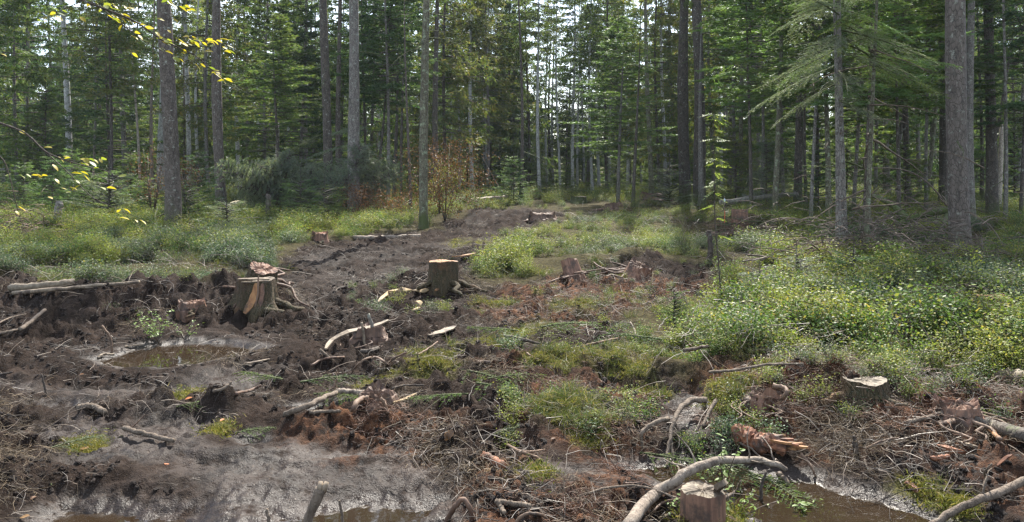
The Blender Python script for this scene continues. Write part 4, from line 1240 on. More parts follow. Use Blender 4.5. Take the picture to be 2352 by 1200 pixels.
# ---------------------------------------------------------------- stumps
def stump(u, v, rt, h, label, flare=.45, side='bark_stump', cut='wood_cut', roots=5, tilt=(0, 0), jag=.02, name='tree_stump', seed=0, sink=.12, flut=.02, split=None, cat='stump', rootmat='bark_stump', rl=.35, rr=.032, group='stumps left by the felling'):
    rng = random.Random(900 + seed)
    p = P(u, v)
    t = thing(name, label, cat, p, group)
    t.rotation_euler = (tilt[0], tilt[1], rng.uniform(0, 6))
    n = 56
    ridge = [1 + rng.uniform(-.035, .035) for _ in range(56)]
    zs = [-sink, 0, .03, h * .15, h * .3, h * .5, h * .7, h * .88, h]
    ph = [rng.uniform(0, 6) for _ in range(4)]
    def rad(a, z):
        f = flare * math.exp(-max(z, 0) / (h * .28 + .02)) * (.55 + .55 * math.cos(5 * a + ph[0]) * math.cos(2 * a + ph[1]))
        return rt * (1 + f + .06 * math.cos(2 * a + ph[2]) + .04 * math.cos(3 * a + ph[3]) + flut * (.5 * math.cos(11 * a + ph[1]) + .5 * math.cos(17 * a + ph[0])))
    top = [h + jag * (.6 * math.sin(2 * math.pi * k / n * 2 + ph[0]) + .3 * math.sin(2 * math.pi * k / n * 5 + ph[1]) + rng.uniform(-.25, .25)) for k in range(n)]
    V, Fc = [], []
    for i, z in enumerate(zs):
        for k in range(n):
            a = 2 * math.pi * k / n
            r = rad(a, z) * ridge[k] * (1 + rng.uniform(-.012, .012))
            zz = z if i < len(zs) - 1 else top[k]
            V.append((r * math.cos(a), r * math.sin(a), zz))
    for i in range(len(zs) - 1):
        for k in range(n):
            a, b = i * n + k, i * n + (k + 1) % n
            Fc.append((a, b, b + n, a + n))
    put('bark', link_mesh('stump_bark', V, Fc, [M[side]], shade=True), t)
    V, Fc = [], []
    for j, q in enumerate((1.0, .8, .55, .3, .1)):
        for k in range(n):
            a = 2 * math.pi * k / n
            r = rad(a, h) * (1 + (ridge[k] - 1) * (q > .7)) * q * .995
            V.append((r * math.cos(a), r * math.sin(a), (top[k] - .004 if j == 0 else h - .006 + rng.uniform(-jag, jag) * .35)))
    for j in range(4):
        for k in range(n):
            a, b = j * n + k, j * n + (k + 1) % n
            Fc.append((a, b, b + n, a + n))
    Fc.append(tuple(4 * n + k for k in range(n)))
    put('cut_face', link_mesh('cut_face', V, Fc, [M[cut]]), t)
    for k in range(roots):
        a = 2 * math.pi * k / roots + rng.uniform(-.4, .4)
        L = rl * rng.uniform(.6, 1.3)
        q = [Vector((math.cos(a) * rt * .8, math.sin(a) * rt * .8, h * .22))]
        for j in range(1, 6):
            a += rng.uniform(-.4, .4)
            q.append(Vector((math.cos(a) * (rt + L * j / 5), math.sin(a) * (rt + L * j / 5), h * .20 * (1 - j / 3.2) - .006 * j)))
        mb = MB(); mb.tube(bez(q, 12), [rr * (1 - i / 15) + rr * .15 for i in range(13)][:len(bez(q, 12))] + [rr * .2] * 4, 7, jit=.15, rng=rng)
        put('root', mb.mesh('root', [M[rootmat]]), t)
    return t, rng

def slat(mb, pts, w, th, up=Vector((0, 0, 1)), mi=0, taper=.6):
    """a split strip of wood along pts, w wide, th thick"""
    pts = bez(pts, 10)
    n = len(pts)
    b = len(mb.v)
    for i, p in enumerate(pts):
        d = (pts[min(i + 1, n - 1)] - pts[max(i - 1, 0)]).normalized()
        s = d.cross(up).normalized()
        q = w * (1 - taper * abs(2 * i / (n - 1) - 1) ** 3) * (1 + .1 * math.sin(i * 1.9))
        nn = s.cross(d).normalized()
        for x, y in ((-1, 1), (1, 1), (1, -1), (-1, -1)):
            mb.v.append(p + s * x * q / 2 + nn * y * th / 2)
    for i in range(n - 1):
        for k in range(4):
            a, c = b + i * 4 + k, b + i * 4 + (k + 1) % 4
            mb.f.append((a, c, c + 4, a + 4)); mb.m.append(mi)
    mb.f.append((b, b + 3, b + 2, b + 1)); mb.m.append(mi)
    e = b + (n - 1) * 4
    mb.f.append((e, e + 1, e + 2, e + 3)); mb.m.append(mi)

# big flared stump with the orange split
s1, rg = stump(590, 706, .205, .33, 'flared dark stump with torn orange split down its front, above the brown puddle', flare=.75, cut='wood_old', roots=5, jag=.018, seed=1, rl=.35, rr=.045, side='bark_stump')
s1.rotation_euler.z = 0
def part_strip(root, name, pts, w, th, mat, up):
    mb = MB(); slat(mb, pts, w, th, Vector(up))
    return put(name, mb.mesh(name, [M[mat]], shade=False), root)
part_strip(s1, 'split_wood', [(.07, -.215, .31), (.06, -.235, .2), (.03, -.275, .1), (-.03, -.33, -.02)], .085, .03, 'wood_orange', (0, -1, 0))
part_strip(s1, 'split_wood', [(.125, -.19, .30), (.13, -.22, .17), (.12, -.27, .04)], .05, .02, 'wood_rot', (0, -1, 0))
part_strip(s1, 'bark_strip', [(.085, -.2, .40), (.09, -.23, .30), (.095, -.25, .2), (.07, -.3, .02)], .022, .008, 'root_tan', (0, -1, 0))
part_strip(s1, 'loose_slab', [(-.2, -.05, .335), (-.05, -.1, .345), (.1, -.12, .35), (.18, -.1, .34)], .09, .016, 'wood_pale', (0, 0, 1))
part_strip(s1, 'loose_slab', [(-.12, -.16, .318), (0, -.19, .324), (.14, -.17, .33)], .06, .012, 'wood_pale', (0, 0, 1))
# block behind it
s2, rg = stump(600, 650, .17, .20, 'tilted mossy stump block with tangled roots, directly behind the flared orange-split stump', flare=.35, roots=6, tilt=(.12, .35), jag=.03, seed=2, side='bark_stump', cut='wood_rot', rl=.45, rr=.022, rootmat='root_dark')
# upright cylinder
s3, rg = stump(1018, 658, .195, .36, 'upright sawn stump with reddish bark and tan top, peeled strips at its foot', flare=.16, cut='wood_orange', roots=5, jag=.012, seed=3, rl=.4, rr=.04)
s3.rotation_euler.z = 0
def loose(name, pts, w, th, mat, label, cat, up=(0, 0, 1), group=None, seed=0):
    o0 = Vector(pts[0])
    mb = MB(); slat(mb, [Vector(p) - o0 for p in pts], w, th, Vector(up))
    return tag(put(name, mb.mesh(name, [M[mat]], shade=False), None, o0), label, cat, group)
WS = 'torn strips of wood and bark'
loose('bark_strip', [P(868, 694, .02), P(893, 672, .07), P(925, 665, .10), P(950, 668, .09), P(975, 668, .08), P(1000, 660, .10)], .075, .014, 'wood_fresh', 'long pale peeled strip curving out from the upright sawn stump', 'wood strip', (0, -.6, .8), WS)
loose('bark_strip', [P(972, 653, .10), P(1000, 650, .12), P(1026, 650, .11)], .06, .014, 'wood_fresh', 'short pale slab leaning against the foot of the upright sawn stump', 'wood strip', (0, -.6, .8), WS)
loose('bark_strip', [P(1000, 668, .08), P(1012, 660, .1), P(1024, 655, .1)], .05, .012, 'wood_orange', 'orange splinter beside the pale slab at the upright sawn stump', 'wood strip', (0, -.6, .8), WS)
loose('bark_strip', [P(1022, 652, .16), P(1035, 648, .15), P(1048, 654, .08), P(1054, 672, .03)], .018, .008, 'root_tan', 'thin tan peel bending down past the upright sawn stump', 'wood strip', (0, -.6, .8), WS)
loose('bark_strip', [P(950, 712, .02), P(963, 706, .05), P(968, 698, .09), P(960, 692, .10), P(952, 694, .08)], .05, .01, 'wood_fresh', 'curled yellowish peel on the mud below the upright sawn stump', 'wood strip', (0, -.6, .8), WS)
loose('bark_strip', [P(1035, 590, .05), P(1062, 588, .08), P(1092, 582, .09)], .09, .02, 'wood_orange', 'orange slab of split wood behind the upright sawn stump', 'wood strip', (0, 0, 1), WS)
loose('bark_strip', [P(748, 802, .03), P(762, 782, .10), P(800, 762, .13), P(850, 752, .13), P(892, 736, .12)], .05, .014, 'wood_pale', 'long pale splintered slab lying across the tangle in mid mud', 'wood strip', (0, -.4, .9), WS)
loose('bark_strip', [P(905, 925, .02), P(930, 917, .03), P(957, 904, .04)], .03, .01, 'wood_fresh', 'fresh yellow splinter lying beside the dark root hump', 'wood strip', (0, 0, 1), WS)
loose('bark_strip', [P(1022, 1008, .02), P(1030, 1000, .05), P(1040, 990, .06)], .04, .015, 'wood_orange', 'small bright orange chip of wood standing on the mud', 'wood strip', (.5, -.5, .6), WS)
loose('bark_strip', [P(985, 770, .02), P(1015, 762, .04), P(1045, 750, .04)], .10, .012, 'wood_pale', 'broad grey bark flake flat on the mud below the sawn stump', 'wood strip', (0, 0, 1), WS)
loose('bark_strip', [P(2108, 1128, .03), P(2088, 1112, .03), P(2085, 1105, .03)], .03, .02, 'wood_red', 'short red-brown wood chunk on the dark mud by the stream bank', 'wood strip', (0, 0, 1), WS)
loose('bark_strip', [P(2190, 1012, .03), P(2220, 1020, .04), P(2246, 1028, .04)], .022, .012, 'wood_pale', 'pale straight splinter on the dark peat slope', 'wood strip', (0, 0, 1), WS)
loose('bark_strip', [P(2150, 1025, .02), P(2185, 1032, .03), P(2215, 1040, .03)], .04, .02, 'wood_red', 'red rotten splinter below the pale straight splinter', 'wood strip', (0, 0, 1), WS)
loose('bark_strip', [P(2290, 1070, .03), P(2310, 1052, .06), P(2325, 1045, .08)], .014, .01, 'wood_red', 'frayed red-brown splinter on the dark peat slope', 'wood strip', (0, -.4, .8), WS)
loose('bark_strip', [P(620, 825, .01), P(585, 832, .03), P(560, 836, .02)], .03, .01, 'wood_pale', 'white wood chip at the lip of the brown puddle', 'wood strip', (0, 0, 1), WS)
loose('bark_strip', [P(285, 797, .02), P(305, 794, .03), P(328, 792, .03)], .025, .01, 'wood_pale', 'pale flat chip floating at the back edge of the brown puddle', 'wood strip', (0, 0, 1), WS)
# front stump
s4, rg = stump(1614, 1205, .098, .155, 'weathered grey-brown sawn stump with cracked top, front-most by the muddy stream', flare=.12, side='wood_rot', cut='wood_old', roots=3, jag=.012, seed=4, flut=.03, rl=.15, rr=.02)
s4.scale = (1, 1, 1.05)
part_strip(s4, 'bark_flake', [(-.03, .06, .155), (.0, .085, .185), (.03, .07, .19)], .07, .025, 'wood_old', (0, -.7, .7))
# others
stump(1700, 540, .19, .62, 'tall dark upturned stump on a plate of black roots, between fallen log and clearing', flare=.9, side='wood_rot', cut='wood_rot', roots=16, seed=5, rl=.95, rr=.05, rootmat='root_dark', jag=.03, tilt=(.05, -.1))
stump(1985, 915, .125, .12, 'low mossy cut stump with pale top among reddish litter', flare=.5, side='bark_stump', cut='wood_old', roots=5, seed=6, jag=.015, rl=.25, rr=.03)
stump(1892, 602, .15, .24, 'small hollow reddish stump with pale rim at the foot of the grey twin firs', flare=.4, side='wood_rot', cut='wood_pale', roots=5, seed=7, jag=.04, rl=.3, rr=.03)
stump(2275, 712, .17, .16, 'freshly cut low stump with tan face behind the brushwood heap', flare=.3, side='bark_stump', cut='wood_orange', roots=4, seed=8, jag=.02, rl=.3, rr=.03)
stump(1700, 700, .13, .20, 'mossy-sided low stump with level pale top in bright bilberries', flare=.3, side='bark_stump', cut='wood_pale', roots=3, seed=9, jag=.01, rl=.2, rr=.02)
stump(735, 556, .17, .22, 'small rotten reddish stump at the far edge of the mud flat', flare=.5, side='wood_rot', cut='wood_red', roots=5, seed=10, jag=.05, rl=.4, rr=.03)
stump(1318, 640, .14, .30, 'mossy leaning root stump with long dark roots, middle of the reddish litter', flare=.4, side='wood_rot', cut='wood_rot', roots=12, tilt=(.15, .35), seed=11, jag=.03, rl=.6, rr=.017, rootmat='root_dark')
stump(1462, 638, .20, .22, 'broken mud-caked root clump beside the mossy leaning root stump', flare=.6, side='wood_rot', cut='root_dark', roots=12, tilt=(-.2, -.3), seed=12, jag=.07, rl=.45, rr=.018, rootmat='root_dark')
stump(1328, 466, .32, .25, 'small far stump at the end of the clearing', flare=.2, side='bark_dark', cut='wood_cut', roots=0, seed=13)
stump(1500, 460, .5, .3, 'dark root mound at the foot of the mossy dark trunk', flare=.8, side='root_dark', cut='root_dark', roots=9, seed=14, jag=.1, rl=.9, rr=.05, rootmat='root_dark')
stump(1410, 482, .3, .2, 'far black uprooted clump in the yellow bilberries', flare=.6, side='root_dark', cut='root_dark', roots=8, seed=15, jag=.08, rl=.6, rr=.04, rootmat='root_dark')
stump(1245, 505, .35, .2, 'black root clump at the far end of the mud track', flare=.6, side='root_dark', cut='root_dark', roots=8, seed=16, jag=.08, rl=.7, rr=.04, rootmat='root_dark')
stump(1758, 915, .10, .05, 'torn reddish root crown with bent tan roots, at the edge of the litter', flare=.6, side='wood_rot', cut='root_dark', roots=18, seed=17, jag=.05, rl=.26, rr=.006, rootmat='root_tan')
stump(2195, 955, .11, .08, 'fibrous reddish root knot on the dark peat slope', flare=.6, side='wood_rot', cut='wood_rot', roots=12, seed=18, jag=.05, rl=.3, rr=.012, rootmat='root_tan')
stump(865, 935, .12, .10, 'dark root hump with two thick bent roots in mid mud', flare=.7, side='root_dark', cut='root_dark', roots=7, seed=19, jag=.05, rl=.22, rr=.014, rootmat='root_tan')
stump(440, 712, .13, .10, 'reddish broken stub half sunk in the bank over the brown puddle', flare=.4, side='wood_rot', cut='wood_rot', roots=3, seed=20, jag=.04, rl=.2, rr=.02)
stump(850, 775, .14, .10, 'dark torn stub under the upright sticks in mid mud', flare=.7, side='root_dark', cut='root_dark', roots=6, seed=21, jag=.05, rl=.3, rr=.010, rootmat='root_dark')

# ---------------------------------------------------------------- posts, logs, boulder
def stick(name, pts, r0, r1, mat, label, cat='stick', group='branches and sticks lying in the clearing', sides=8, jit=.12, twigs=0, seed=0, n=16, tw_r=.006, tw_l=.25, tw_mat=None):
    rng = random.Random(hash(label) % 1000 if False else sum(map(ord, label)))
    q = bez(pts, n)
    o0 = q[0].copy()
    q = [p - o0 for p in q]
    m = len(q)
    for i in range(1, m - 1):
        s = r0 * .25
        q[i] += Vector((rng.uniform(-s, s), rng.uniform(-s, s), rng.uniform(-s, s)))
    rad = [r0 + (r1 - r0) * (i / (m - 1)) * 1.0 for i in range(m)]
    mb = MB(); mb.tube(q, rad, sides, jit=jit, rng=rng)
    me = mb.mesh(name, [M[mat]])
    if not twigs:
        return tag(put(name, me, None, o0), label, cat, group)
    t = thing(name, label, cat, o0, group)
    put('limb', me, t)
    for k in range(twigs):
        i = rng.randint(m // 4, m - 1)
        d = Vector((rng.uniform(-1, 1), rng.uniform(-1, 1), rng.uniform(-.1, .9))).normalized()
        w = [q[i]]
        for j in range(4):
            w.append(w[-1] + d * tw_l / 4 * rng.uniform(.7, 1.3))
            d = (d + Vector((rng.uniform(-.4, .4), rng.uniform(-.4, .4), rng.uniform(-.5, .2)))).normalized()
        mb = MB(); mb.tube(w, [tw_r * (1 - j / 6) for j in range(5)], 4, rng=rng)
        put('twig', mb.mesh('twig', [M[tw_mat or mat]]), t)
    return t

stick('post', [P(127, 530), P(127, 530) + Vector((.06, 0, .35)), P(127, 530) + Vector((.12, 0, .72))], .11, .09, 'bark_log', 'leaning weathered grey stub post among the young firs', 'post', None)
stick('post', [P(617, 505), P(617, 505) + Vector((-.01, 0, .35)), P(617, 505) + Vector((.0, 0, .75))], .08, .075, 'bark_brown', 'short brown broken stem by the reddish dead leaves', 'post', None)
p_ = P(1629, 612)
stick('post', [p_, p_ + Vector((.02, 0, .3)), p_ + Vector((.0, 0, .62))], .05, .042, 'bark_twig', 'thin dark rotten stub standing in the bilberries before the upturned stump', 'post', None)
LG = 'fallen logs'
stick('log', [A(1070, 463, 30), A(1110, 459, 30.3), A(1168, 453, 31)], .10, .08, 'wood_pale', 'pale barkless log lying level at the far end of the track', 'log', LG)
stick('log', [P(812, 546, .03), P(850, 547, .02), P(900, 546, .01), P(966, 542, .02)], .06, .05, 'bark_birch', 'whitish log with dark patches lying at the back edge of the mud', 'log', LG)
stick('log', [A(1655, 466, 26), A(1700, 461, 26.3), A(1760, 452, 26.6), A(1832, 446, 27)], .10, .07, 'bark_log', 'long grey fallen trunk slanting behind the upturned stump', 'log', LG, twigs=8, tw_r=.012, tw_l=.7)
stick('log', [P(25, 664, .06), P(120, 655, .07), P(170, 650, .07)], .05, .042, 'wood_old', 'thick pale barkless log lying in the bilberries, the shorter of the pair', 'log', LG)
stick('log', [P(30, 674, .06), P(120, 666, .07), P(200, 658, .07), P(320, 648, .07)], .028, .018, 'wood_pale', 'long thin pale log lying in front of the thick barkless one', 'log', LG, twigs=3)
stick('log', [P(2285, 862, .05), P(2330, 866, .05), P(2420, 880, .05)], .055, .06, 'wood_old', 'tan split log end reaching in from the shaded bilberries', 'log', LG)
stick('log', [P(2235, 968, .06), P(2280, 978, .07), P(2352, 1000, .07), P(2420, 1020, .07)], .036, .042, 'bark_dim', 'mossy grey log end with orange split beside it', 'log', LG)
stick('log', [P(2226, 962, .06), P(2270, 985, .05), P(2300, 1010, .04)], .018, .012, 'wood_orange', 'orange split branch in front of the mossy grey log end', 'stick', 'branches and sticks lying in the clearing')
stick('log', [A(600, 500, 24), A(660, 492, 24.5), A(740, 470, 25), A(800, 455, 26)], .07, .04, 'bark_twig', 'dark fallen trunk slanting under the dead branch heap', 'log', LG, twigs=8, tw_r=.01, tw_l=.6)
stick('log', [A(285, 528, 20), A(340, 508, 20.2), A(392, 485, 20.5)], .03, .02, 'bark_twig', 'thin dark pole slanting up to the big brown trunk', 'log', LG)
# rotten red log with splinters
a_, b_ = P(1690, 1000, .06), P(1838, 1038, .07)
rl = thing('rotten_log', 'crumbling orange-red rotten log with frayed end, above the muddy stream', 'log', a_, LG)
d_ = b_ - a_
rng_ = random.Random(3)
mb = MB()
q = [d_ * (i / 10) + Vector((0, 0, .012 * math.sin(i * 1.3))) for i in range(9)]
mb.tube(bez(q, 32), [.058 + .005 * math.sin(i * .9) * (1 if i < 24 else .4) - .0012 * max(0, i - 18) for i in range(33)], 18, jit=.16, rng=rng_)
put('log_body', mb.mesh('log_body', [M['wood_red']], False), rl)
for k in range(12):
    s = rng_.uniform(.35, .75)
    off = Vector((rng_.uniform(-.02, .02), rng_.uniform(-.05, .05), rng_.uniform(.0, .05)))
    mb = MB(); slat(mb, [d_ * s + off, d_ * (s + .2) + off * 1.2, d_ * (s + rng_.uniform(.3, .42)) + off * 1.5], rng_.uniform(.015, .03), .012)
    put('splinter', mb.mesh('splinter', [M[rng_.choice(['wood_red', 'wood_orange', 'wood_red'])]], False), rl)
# cream boulder
import bmesh
bm = bmesh.new()
bmesh.ops.create_icosphere(bm, subdivisions=4, radius=1)
for v_ in bm.verts:
    c = v_.co
    k = 1 + .25 * (float(fbm(np.array([c.x * 1.3 + 5]), np.array([c.y * 1.3 + c.z * 1.7]), 1, 3, 7)[0]) - .5)
    v_.co = Vector((c.x * k * .36, c.y * k * .28, c.z * k * .27 + .06 * c.x))
me = bpy.data.meshes.new('boulder'); bm.to_mesh(me); bm.free()
nb = NB('boulder_stone'); _p = nb.pos()
_c = nb.mix(nb.mr(nb.noise(_p, 6, 5, .6), .35, .7), (0.62, 0.52, 0.33), (0.42, 0.35, 0.22))
me.materials.append(nb.done(nb.principled(_c, .8, nb.bump(nb.noise(_p, 14, 5), .6, .02))))
me.polygons.foreach_set('use_smooth', np.ones(len(me.polygons), dtype=bool))
tag(put('boulder', me, None, A(541, 480, 25.5)), 'pale cream rounded boulder showing over the bilberries', 'boulder')

# ---------------------------------------------------------------- branches and sticks
B = stick
B('branch', [P(1440, 1212, .04), P(1500, 1140, .06), P(1555, 1100, .10), P(1600, 1074, .14), P(1650, 1062, .16), P(1720, 1056, .15), P(1775, 1064, .12), P(1805, 1078, .08)], .031, .014, 'bark_birch', 'thick pale birch branch arching over the muddy stream', 'branch', sides=12, n=28, jit=.05, twigs=9, tw_l=.22)
B('root', [P(1622, 920, .10), P(1590, 920, .12), P(1562, 938, .12), P(1550, 965, .12), P(1540, 1000, .10), P(1535, 1040, .06), P(1530, 1075, .02)], .021, .007, 'bark_branch', 'smooth tan root arching down beside the wet gully', 'root', n=24, sides=10)
B('root', [P(1540, 1010, .09), P(1545, 1045, .05), P(1543, 1085, .0)], .010, .006, 'bark_branch', 'thin straight rootlet hanging beside the arching tan root', 'root')
B('root', [P(1535, 962, .08), P(1510, 968, .10), P(1482, 985, .10), P(1472, 1003, .07), P(1478, 1030, .0)], .016, .010, 'bark_branch', 'shorter bent grey-brown root crossing behind the arching tan root', 'root')
B('root', [P(1645, 920, .1), P(1630, 945, .08), P(1615, 980, .02)], .014, .010, 'bark_branch', 'short straight brown root by the moss clump above the rotten log', 'root')
B('root', [P(1775, 885, .14), P(1803, 893, .15), P(1806, 905, .12), P(1792, 922, .05)], .016, .012, 'root_tan', 'thick bent tan root curling over the reddish root crown', 'root')
B('branch', [P(2130, 1212, .02), P(2200, 1170, .05), P(2270, 1140, .07), P(2352, 1106, .08), P(2430, 1080, .1)], .016, .022, 'bark_branch', 'long straight brown branch slanting in at the dark peat slope', 'branch', twigs=3, n=22)
B('branch', [P(2258, 1120, .07), P(2265, 1100, .10), P(2262, 1085, .16), P(2278, 1065, .2)], .008, .004, 'bark_branch', 'thin crooked twig rising from the long straight brown branch', 'stick')
q0 = A(706, 1225, 3.45)
t = thing('broken_branch', 'upright forked grey broken branch stub rising from the wet mud at the front', 'branch', q0, 'branches and sticks lying in the clearing')
mb = MB(); mb.tube([v_ - q0 for v_ in bez([q0 + Vector((-.02, 0, -.12)), A(706, 1200, 3.45), A(722, 1160, 3.45), A(738, 1122, 3.45)], 12)], [.02, .02, .02, .02, .0205, .021, .021, .0215, .022, .023, .024, .024, .024], 10, jit=.08)
put('limb', mb.mesh('limb', [M['bark_branch']]), t)
for x0, y0, x1, y1 in ((734, 1130, 737, 1106), (742, 1128, 751, 1107)):
    mb = MB(); mb.tube([A(x0, y0, 3.45) - q0, A((x0 + x1) / 2, (y0 + y1) / 2, 3.44) - q0, A(x1, y1, 3.45) - q0], [.016, .013, .009], 8, jit=.1)
    put('fork', mb.mesh('fork', [M['wood_pale']]), t)
B('stick', [A(784, 1225, 3.5), A(786, 1185, 3.5), A(779, 1150, 3.5)], .008, .005, 'bark_branch', 'thin dark upright twig next to the forked branch stub')
B('stick', [A(616, 1230, 3.5), A(617, 1195, 3.5), A(612, 1170, 3.5)], .009, .007, 'bark_branch', 'short pale upright twig on the puddle side of the forked branch stub')
B('stick', [P(285, 984, .05), P(320, 993, .05), P(360, 1003, .04), P(398, 1012, .03)], .017, .014, 'bark_branch', 'straight bark-covered stick lying on the wet mud')
B('stick', [P(303, 982, .04), P(318, 968, .06), P(333, 953, .09)], .006, .004, 'root_tan', 'thin bright twig crossing the end of the straight bark-covered stick')
B('stick', [P(180, 937, .04), P(205, 933, .06), P(225, 940, .05), P(240, 948, .03)], .024, .02, 'bark_branch', 'thick curved stub of branch beside the tiny puddle')
B('stick', [P(655, 952, .03), P(700, 935, .05), P(740, 915, .07), P(772, 902, .08)], .020, .017, 'bark_branch', 'brown straight branch leaning on the green sprigs')
B('stick', [P(775, 899, .07), P(805, 900, .06), P(842, 903, .05)], .023, .021, 'bark_birch', 'pale grey birch stick by the dark root hump')
B('stick', [P(710, 948, .03), P(745, 946, .03), P(782, 945, .03)], .012, .010, 'bark_branch', 'short horizontal twig across the tiny brown pool')
B('stick', [P(765, 893, .06), P(770, 880, .09), P(775, 870, .13)], .008, .005, 'root_tan', 'short tan twig standing at the end of the brown straight branch')
p_ = P(868, 790)
B('stick', [p_, p_ + (A(855, 750, p_.y) - A(868, 790, p_.y)), p_ + (A(845, 722, p_.y) - A(868, 790, p_.y))], .020, .017, 'bark_log', 'thick grey pole standing slanted in the tangle, mid mud')
p_ = P(838, 800)
B('stick', [p_, p_ + Vector((-.01, 0, .12)), p_ + Vector((-.03, 0, .25))], .014, .012, 'wood_pale', 'yellowish peeled stick upright beside the slanted grey pole')
B('root', [P(807, 860, .01), P(815, 845, .08), P(835, 828, .13), P(858, 820, .15), P(878, 828, .1), P(893, 842, .03)], .008, .012, 'root_tan', 'hooped tan root standing out of the mud below the slanted pole', 'root')
B('root', [P(895, 832, .03), P(910, 820, .05), P(935, 810, .06)], .010, .008, 'root_dark', 'dark wavy root next to the hooped tan root', 'root')
B('stick', [P(715, 840, .03), P(740, 826, .08), P(770, 822, .08), P(790, 820, .06)], .011, .009, 'root_dark', 'dark bent stick above the mossy green sprig')
B('stick', [P(735, 803, .08), P(748, 815, .05), P(765, 828, .02)], .012, .009, 'bark_branch', 'short slanting stick crossing the dark bent one')
B('stick', [P(830, 808, .05), P(850, 806, .06), P(868, 800, .05)], .02, .018, 'bark_twig', 'dark horizontal stub at the foot of the slanted pole')
B('stick', [P(900, 893, .04), P(930, 886, .05), P(972, 885, .06)], .010, .007, 'bark_twig', 'slim dark twig pointing away from the dark root hump')
B('root', [P(812, 945, .02), P(817, 930, .07), P(828, 917, .09), P(845, 915, .08)], .02, .018, 'root_tan', 'thick bent red-brown root, first of two on the dark root hump', 'root')
B('root', [P(873, 915, .1), P(884, 928, .09), P(890, 950, .02)], .013, .010, 'root_tan', 'bent pale root, second of two on the dark root hump', 'root')
B('stick', [P(1160, 771, .06), P(1200, 780, .06), P(1245, 793, .05), P(1290, 815, .03)], .016, .009, 'bark_twig', 'long dark twig lying across the mossy mud, mid slope', twigs=3, tw_l=.2)
B('stick', [P(1210, 812, .03), P(1230, 824, .03), P(1248, 832, .03)], .010, .008, 'root_tan', 'short brown stick below the long dark twig')
B('stick', [P(1096, 833, .03), P(1110, 832, .03), P(1127, 833, .03)], .014, .012, 'root_tan', 'stubby tan stick lying level in mid mud')
B('stick', [P(1105, 1045, .03), P(1130, 1055, .03), P(1155, 1070, .03)], .024, .022, 'wood_red', 'stubby red-brown wood piece by the shining wet mud')
B('root', [P(1165, 1022, .03), P(1190, 1036, .04), P(1225, 1048, .03), P(1245, 1060, .01)], .011, .006, 'root_tan', 'wavy brown root above the shining wet mud', 'root')
B('root', [P(1190, 1035, .04), P(1220, 1038, .03), P(1250, 1034, .03)], .008, .005, 'root_tan', 'small knotty root branching over the wavy brown one', 'root')
B('stick', [P(1140, 1152, .05), P(1180, 1157, .05), P(1216, 1162, .05)], .014, .013, 'bark_branch', 'pale short stick on the front mud ridge')
B('stick', [P(1140, 1150, .05), P(1150, 1165, .03), P(1158, 1178, .02)], .012, .010, 'bark_branch', 'stubby grey piece hanging off the end of the pale short stick')
B('root', [P(1185, 1200, .03), P(1205, 1182, .07), P(1235, 1180, .07), P(1255, 1190, .05)], .009, .006, 'root_tan', 'arched thin root at the front mud ridge', 'root')
B('root', [P(1025, 1200, .0), P(1045, 1165, .08), P(1062, 1147, .10), P(1078, 1165, .07), P(1085, 1200, .0)], .013, .011, 'root_dark', 'dark hooped root at the front edge of the mud', 'root')
B('branch', [P(1330, 1140, .03), P(1400, 1120, .06), P(1470, 1117, .08), P(1530, 1135, .08), P(1575, 1155, .05)], .007, .005, 'bark_branch', 'thin curved twig bowing across the base of the pale birch branch', 'stick')
B('branch', [P(1500, 1175, .04), P(1530, 1152, .07), P(1580, 1145, .09)], .008, .005, 'root_tan', 'thin yellowish twig leaning behind the weathered front stump', 'stick')
B('stick', [P(1655, 1150, .05), P(1690, 1128, .1), P(1702, 1105, .18)], .008, .004, 'bark_branch', 'pale forked twig between the front stump and the stream')
p_ = P(1748, 1172)
t = B('stick', [p_ + Vector((0, 0, -.05)), p_ + Vector((.0, 0, .08)), p_ + Vector((.005, 0, .14)), p_ + Vector((.03, 0, .2))], .011, .006, 'bark_twig', 'black upright forked stick standing in the muddy stream', twigs=2, tw_l=.1)
B('stick', [P(1785, 1010, .08), P(1720, 1032, .06), P(1760, 1060, .05)], .006, .005, 'bark_branch', 'thin bowed twig in front of the rotten log') if False else None
B('stick', [P(1700, 1018, .07), P(1725, 1030, .06), P(1748, 1052, .05)], .008, .005, 'bark_branch', 'thin pale twig between the rotten log and the arching birch branch')
B('stick', [P(1790, 1090, .03), P(1802, 1102, .03), P(1812, 1112, .02)], .018, .014, 'wood_pale', 'stubby broken end of pale wood at the water under the birch branch')
B('stick', [P(1840, 1042, .08), P(1862, 1070, .05), P(1873, 1095, .01)], .009, .006, 'root_tan', 'thin reddish stick leaning from the frayed log end to the water')
B('stick', [P(2080, 972, .05), P(2150, 953, .07), P(2185, 935, .09)], .013, .009, 'bark_branch', 'long tan stick lying over the tangled slope beside the root knot')
B('stick', [P(1990, 1030, .03), P(2030, 1012, .05), P(2065, 1006, .06)], .007, .005, 'root_tan', 'thin root line across the bare dark peat')
B('stick', [P(2140, 1055, .03), P(2160, 1052, .03), P(2178, 1048, .03)], .014, .012, 'wood_red', 'short reddish peg of wood lying on the peat')
B('stick', [P(1985, 1055, .02), P(1992, 1075, .03), P(2008, 1090, .02)], .006, .004, 'bark_branch', 'slender bent twig on the peat above the stream bend')
p_ = P(1965, 1042)
B('stick', [p_ + Vector((0, 0, -.03)), p_ + Vector((0, 0, .05)), p_ + Vector((-.01, 0, .1))], .02, .008, 'bark_twig', 'black pointed stub sticking out of the bare peat')
B('stick', [P(45, 757, .05), P(70, 740, .07), P(103, 712, .10)], .022, .018, 'bark_branch', 'thick pale stick lying on the dark bank at the edge of the bilberries')
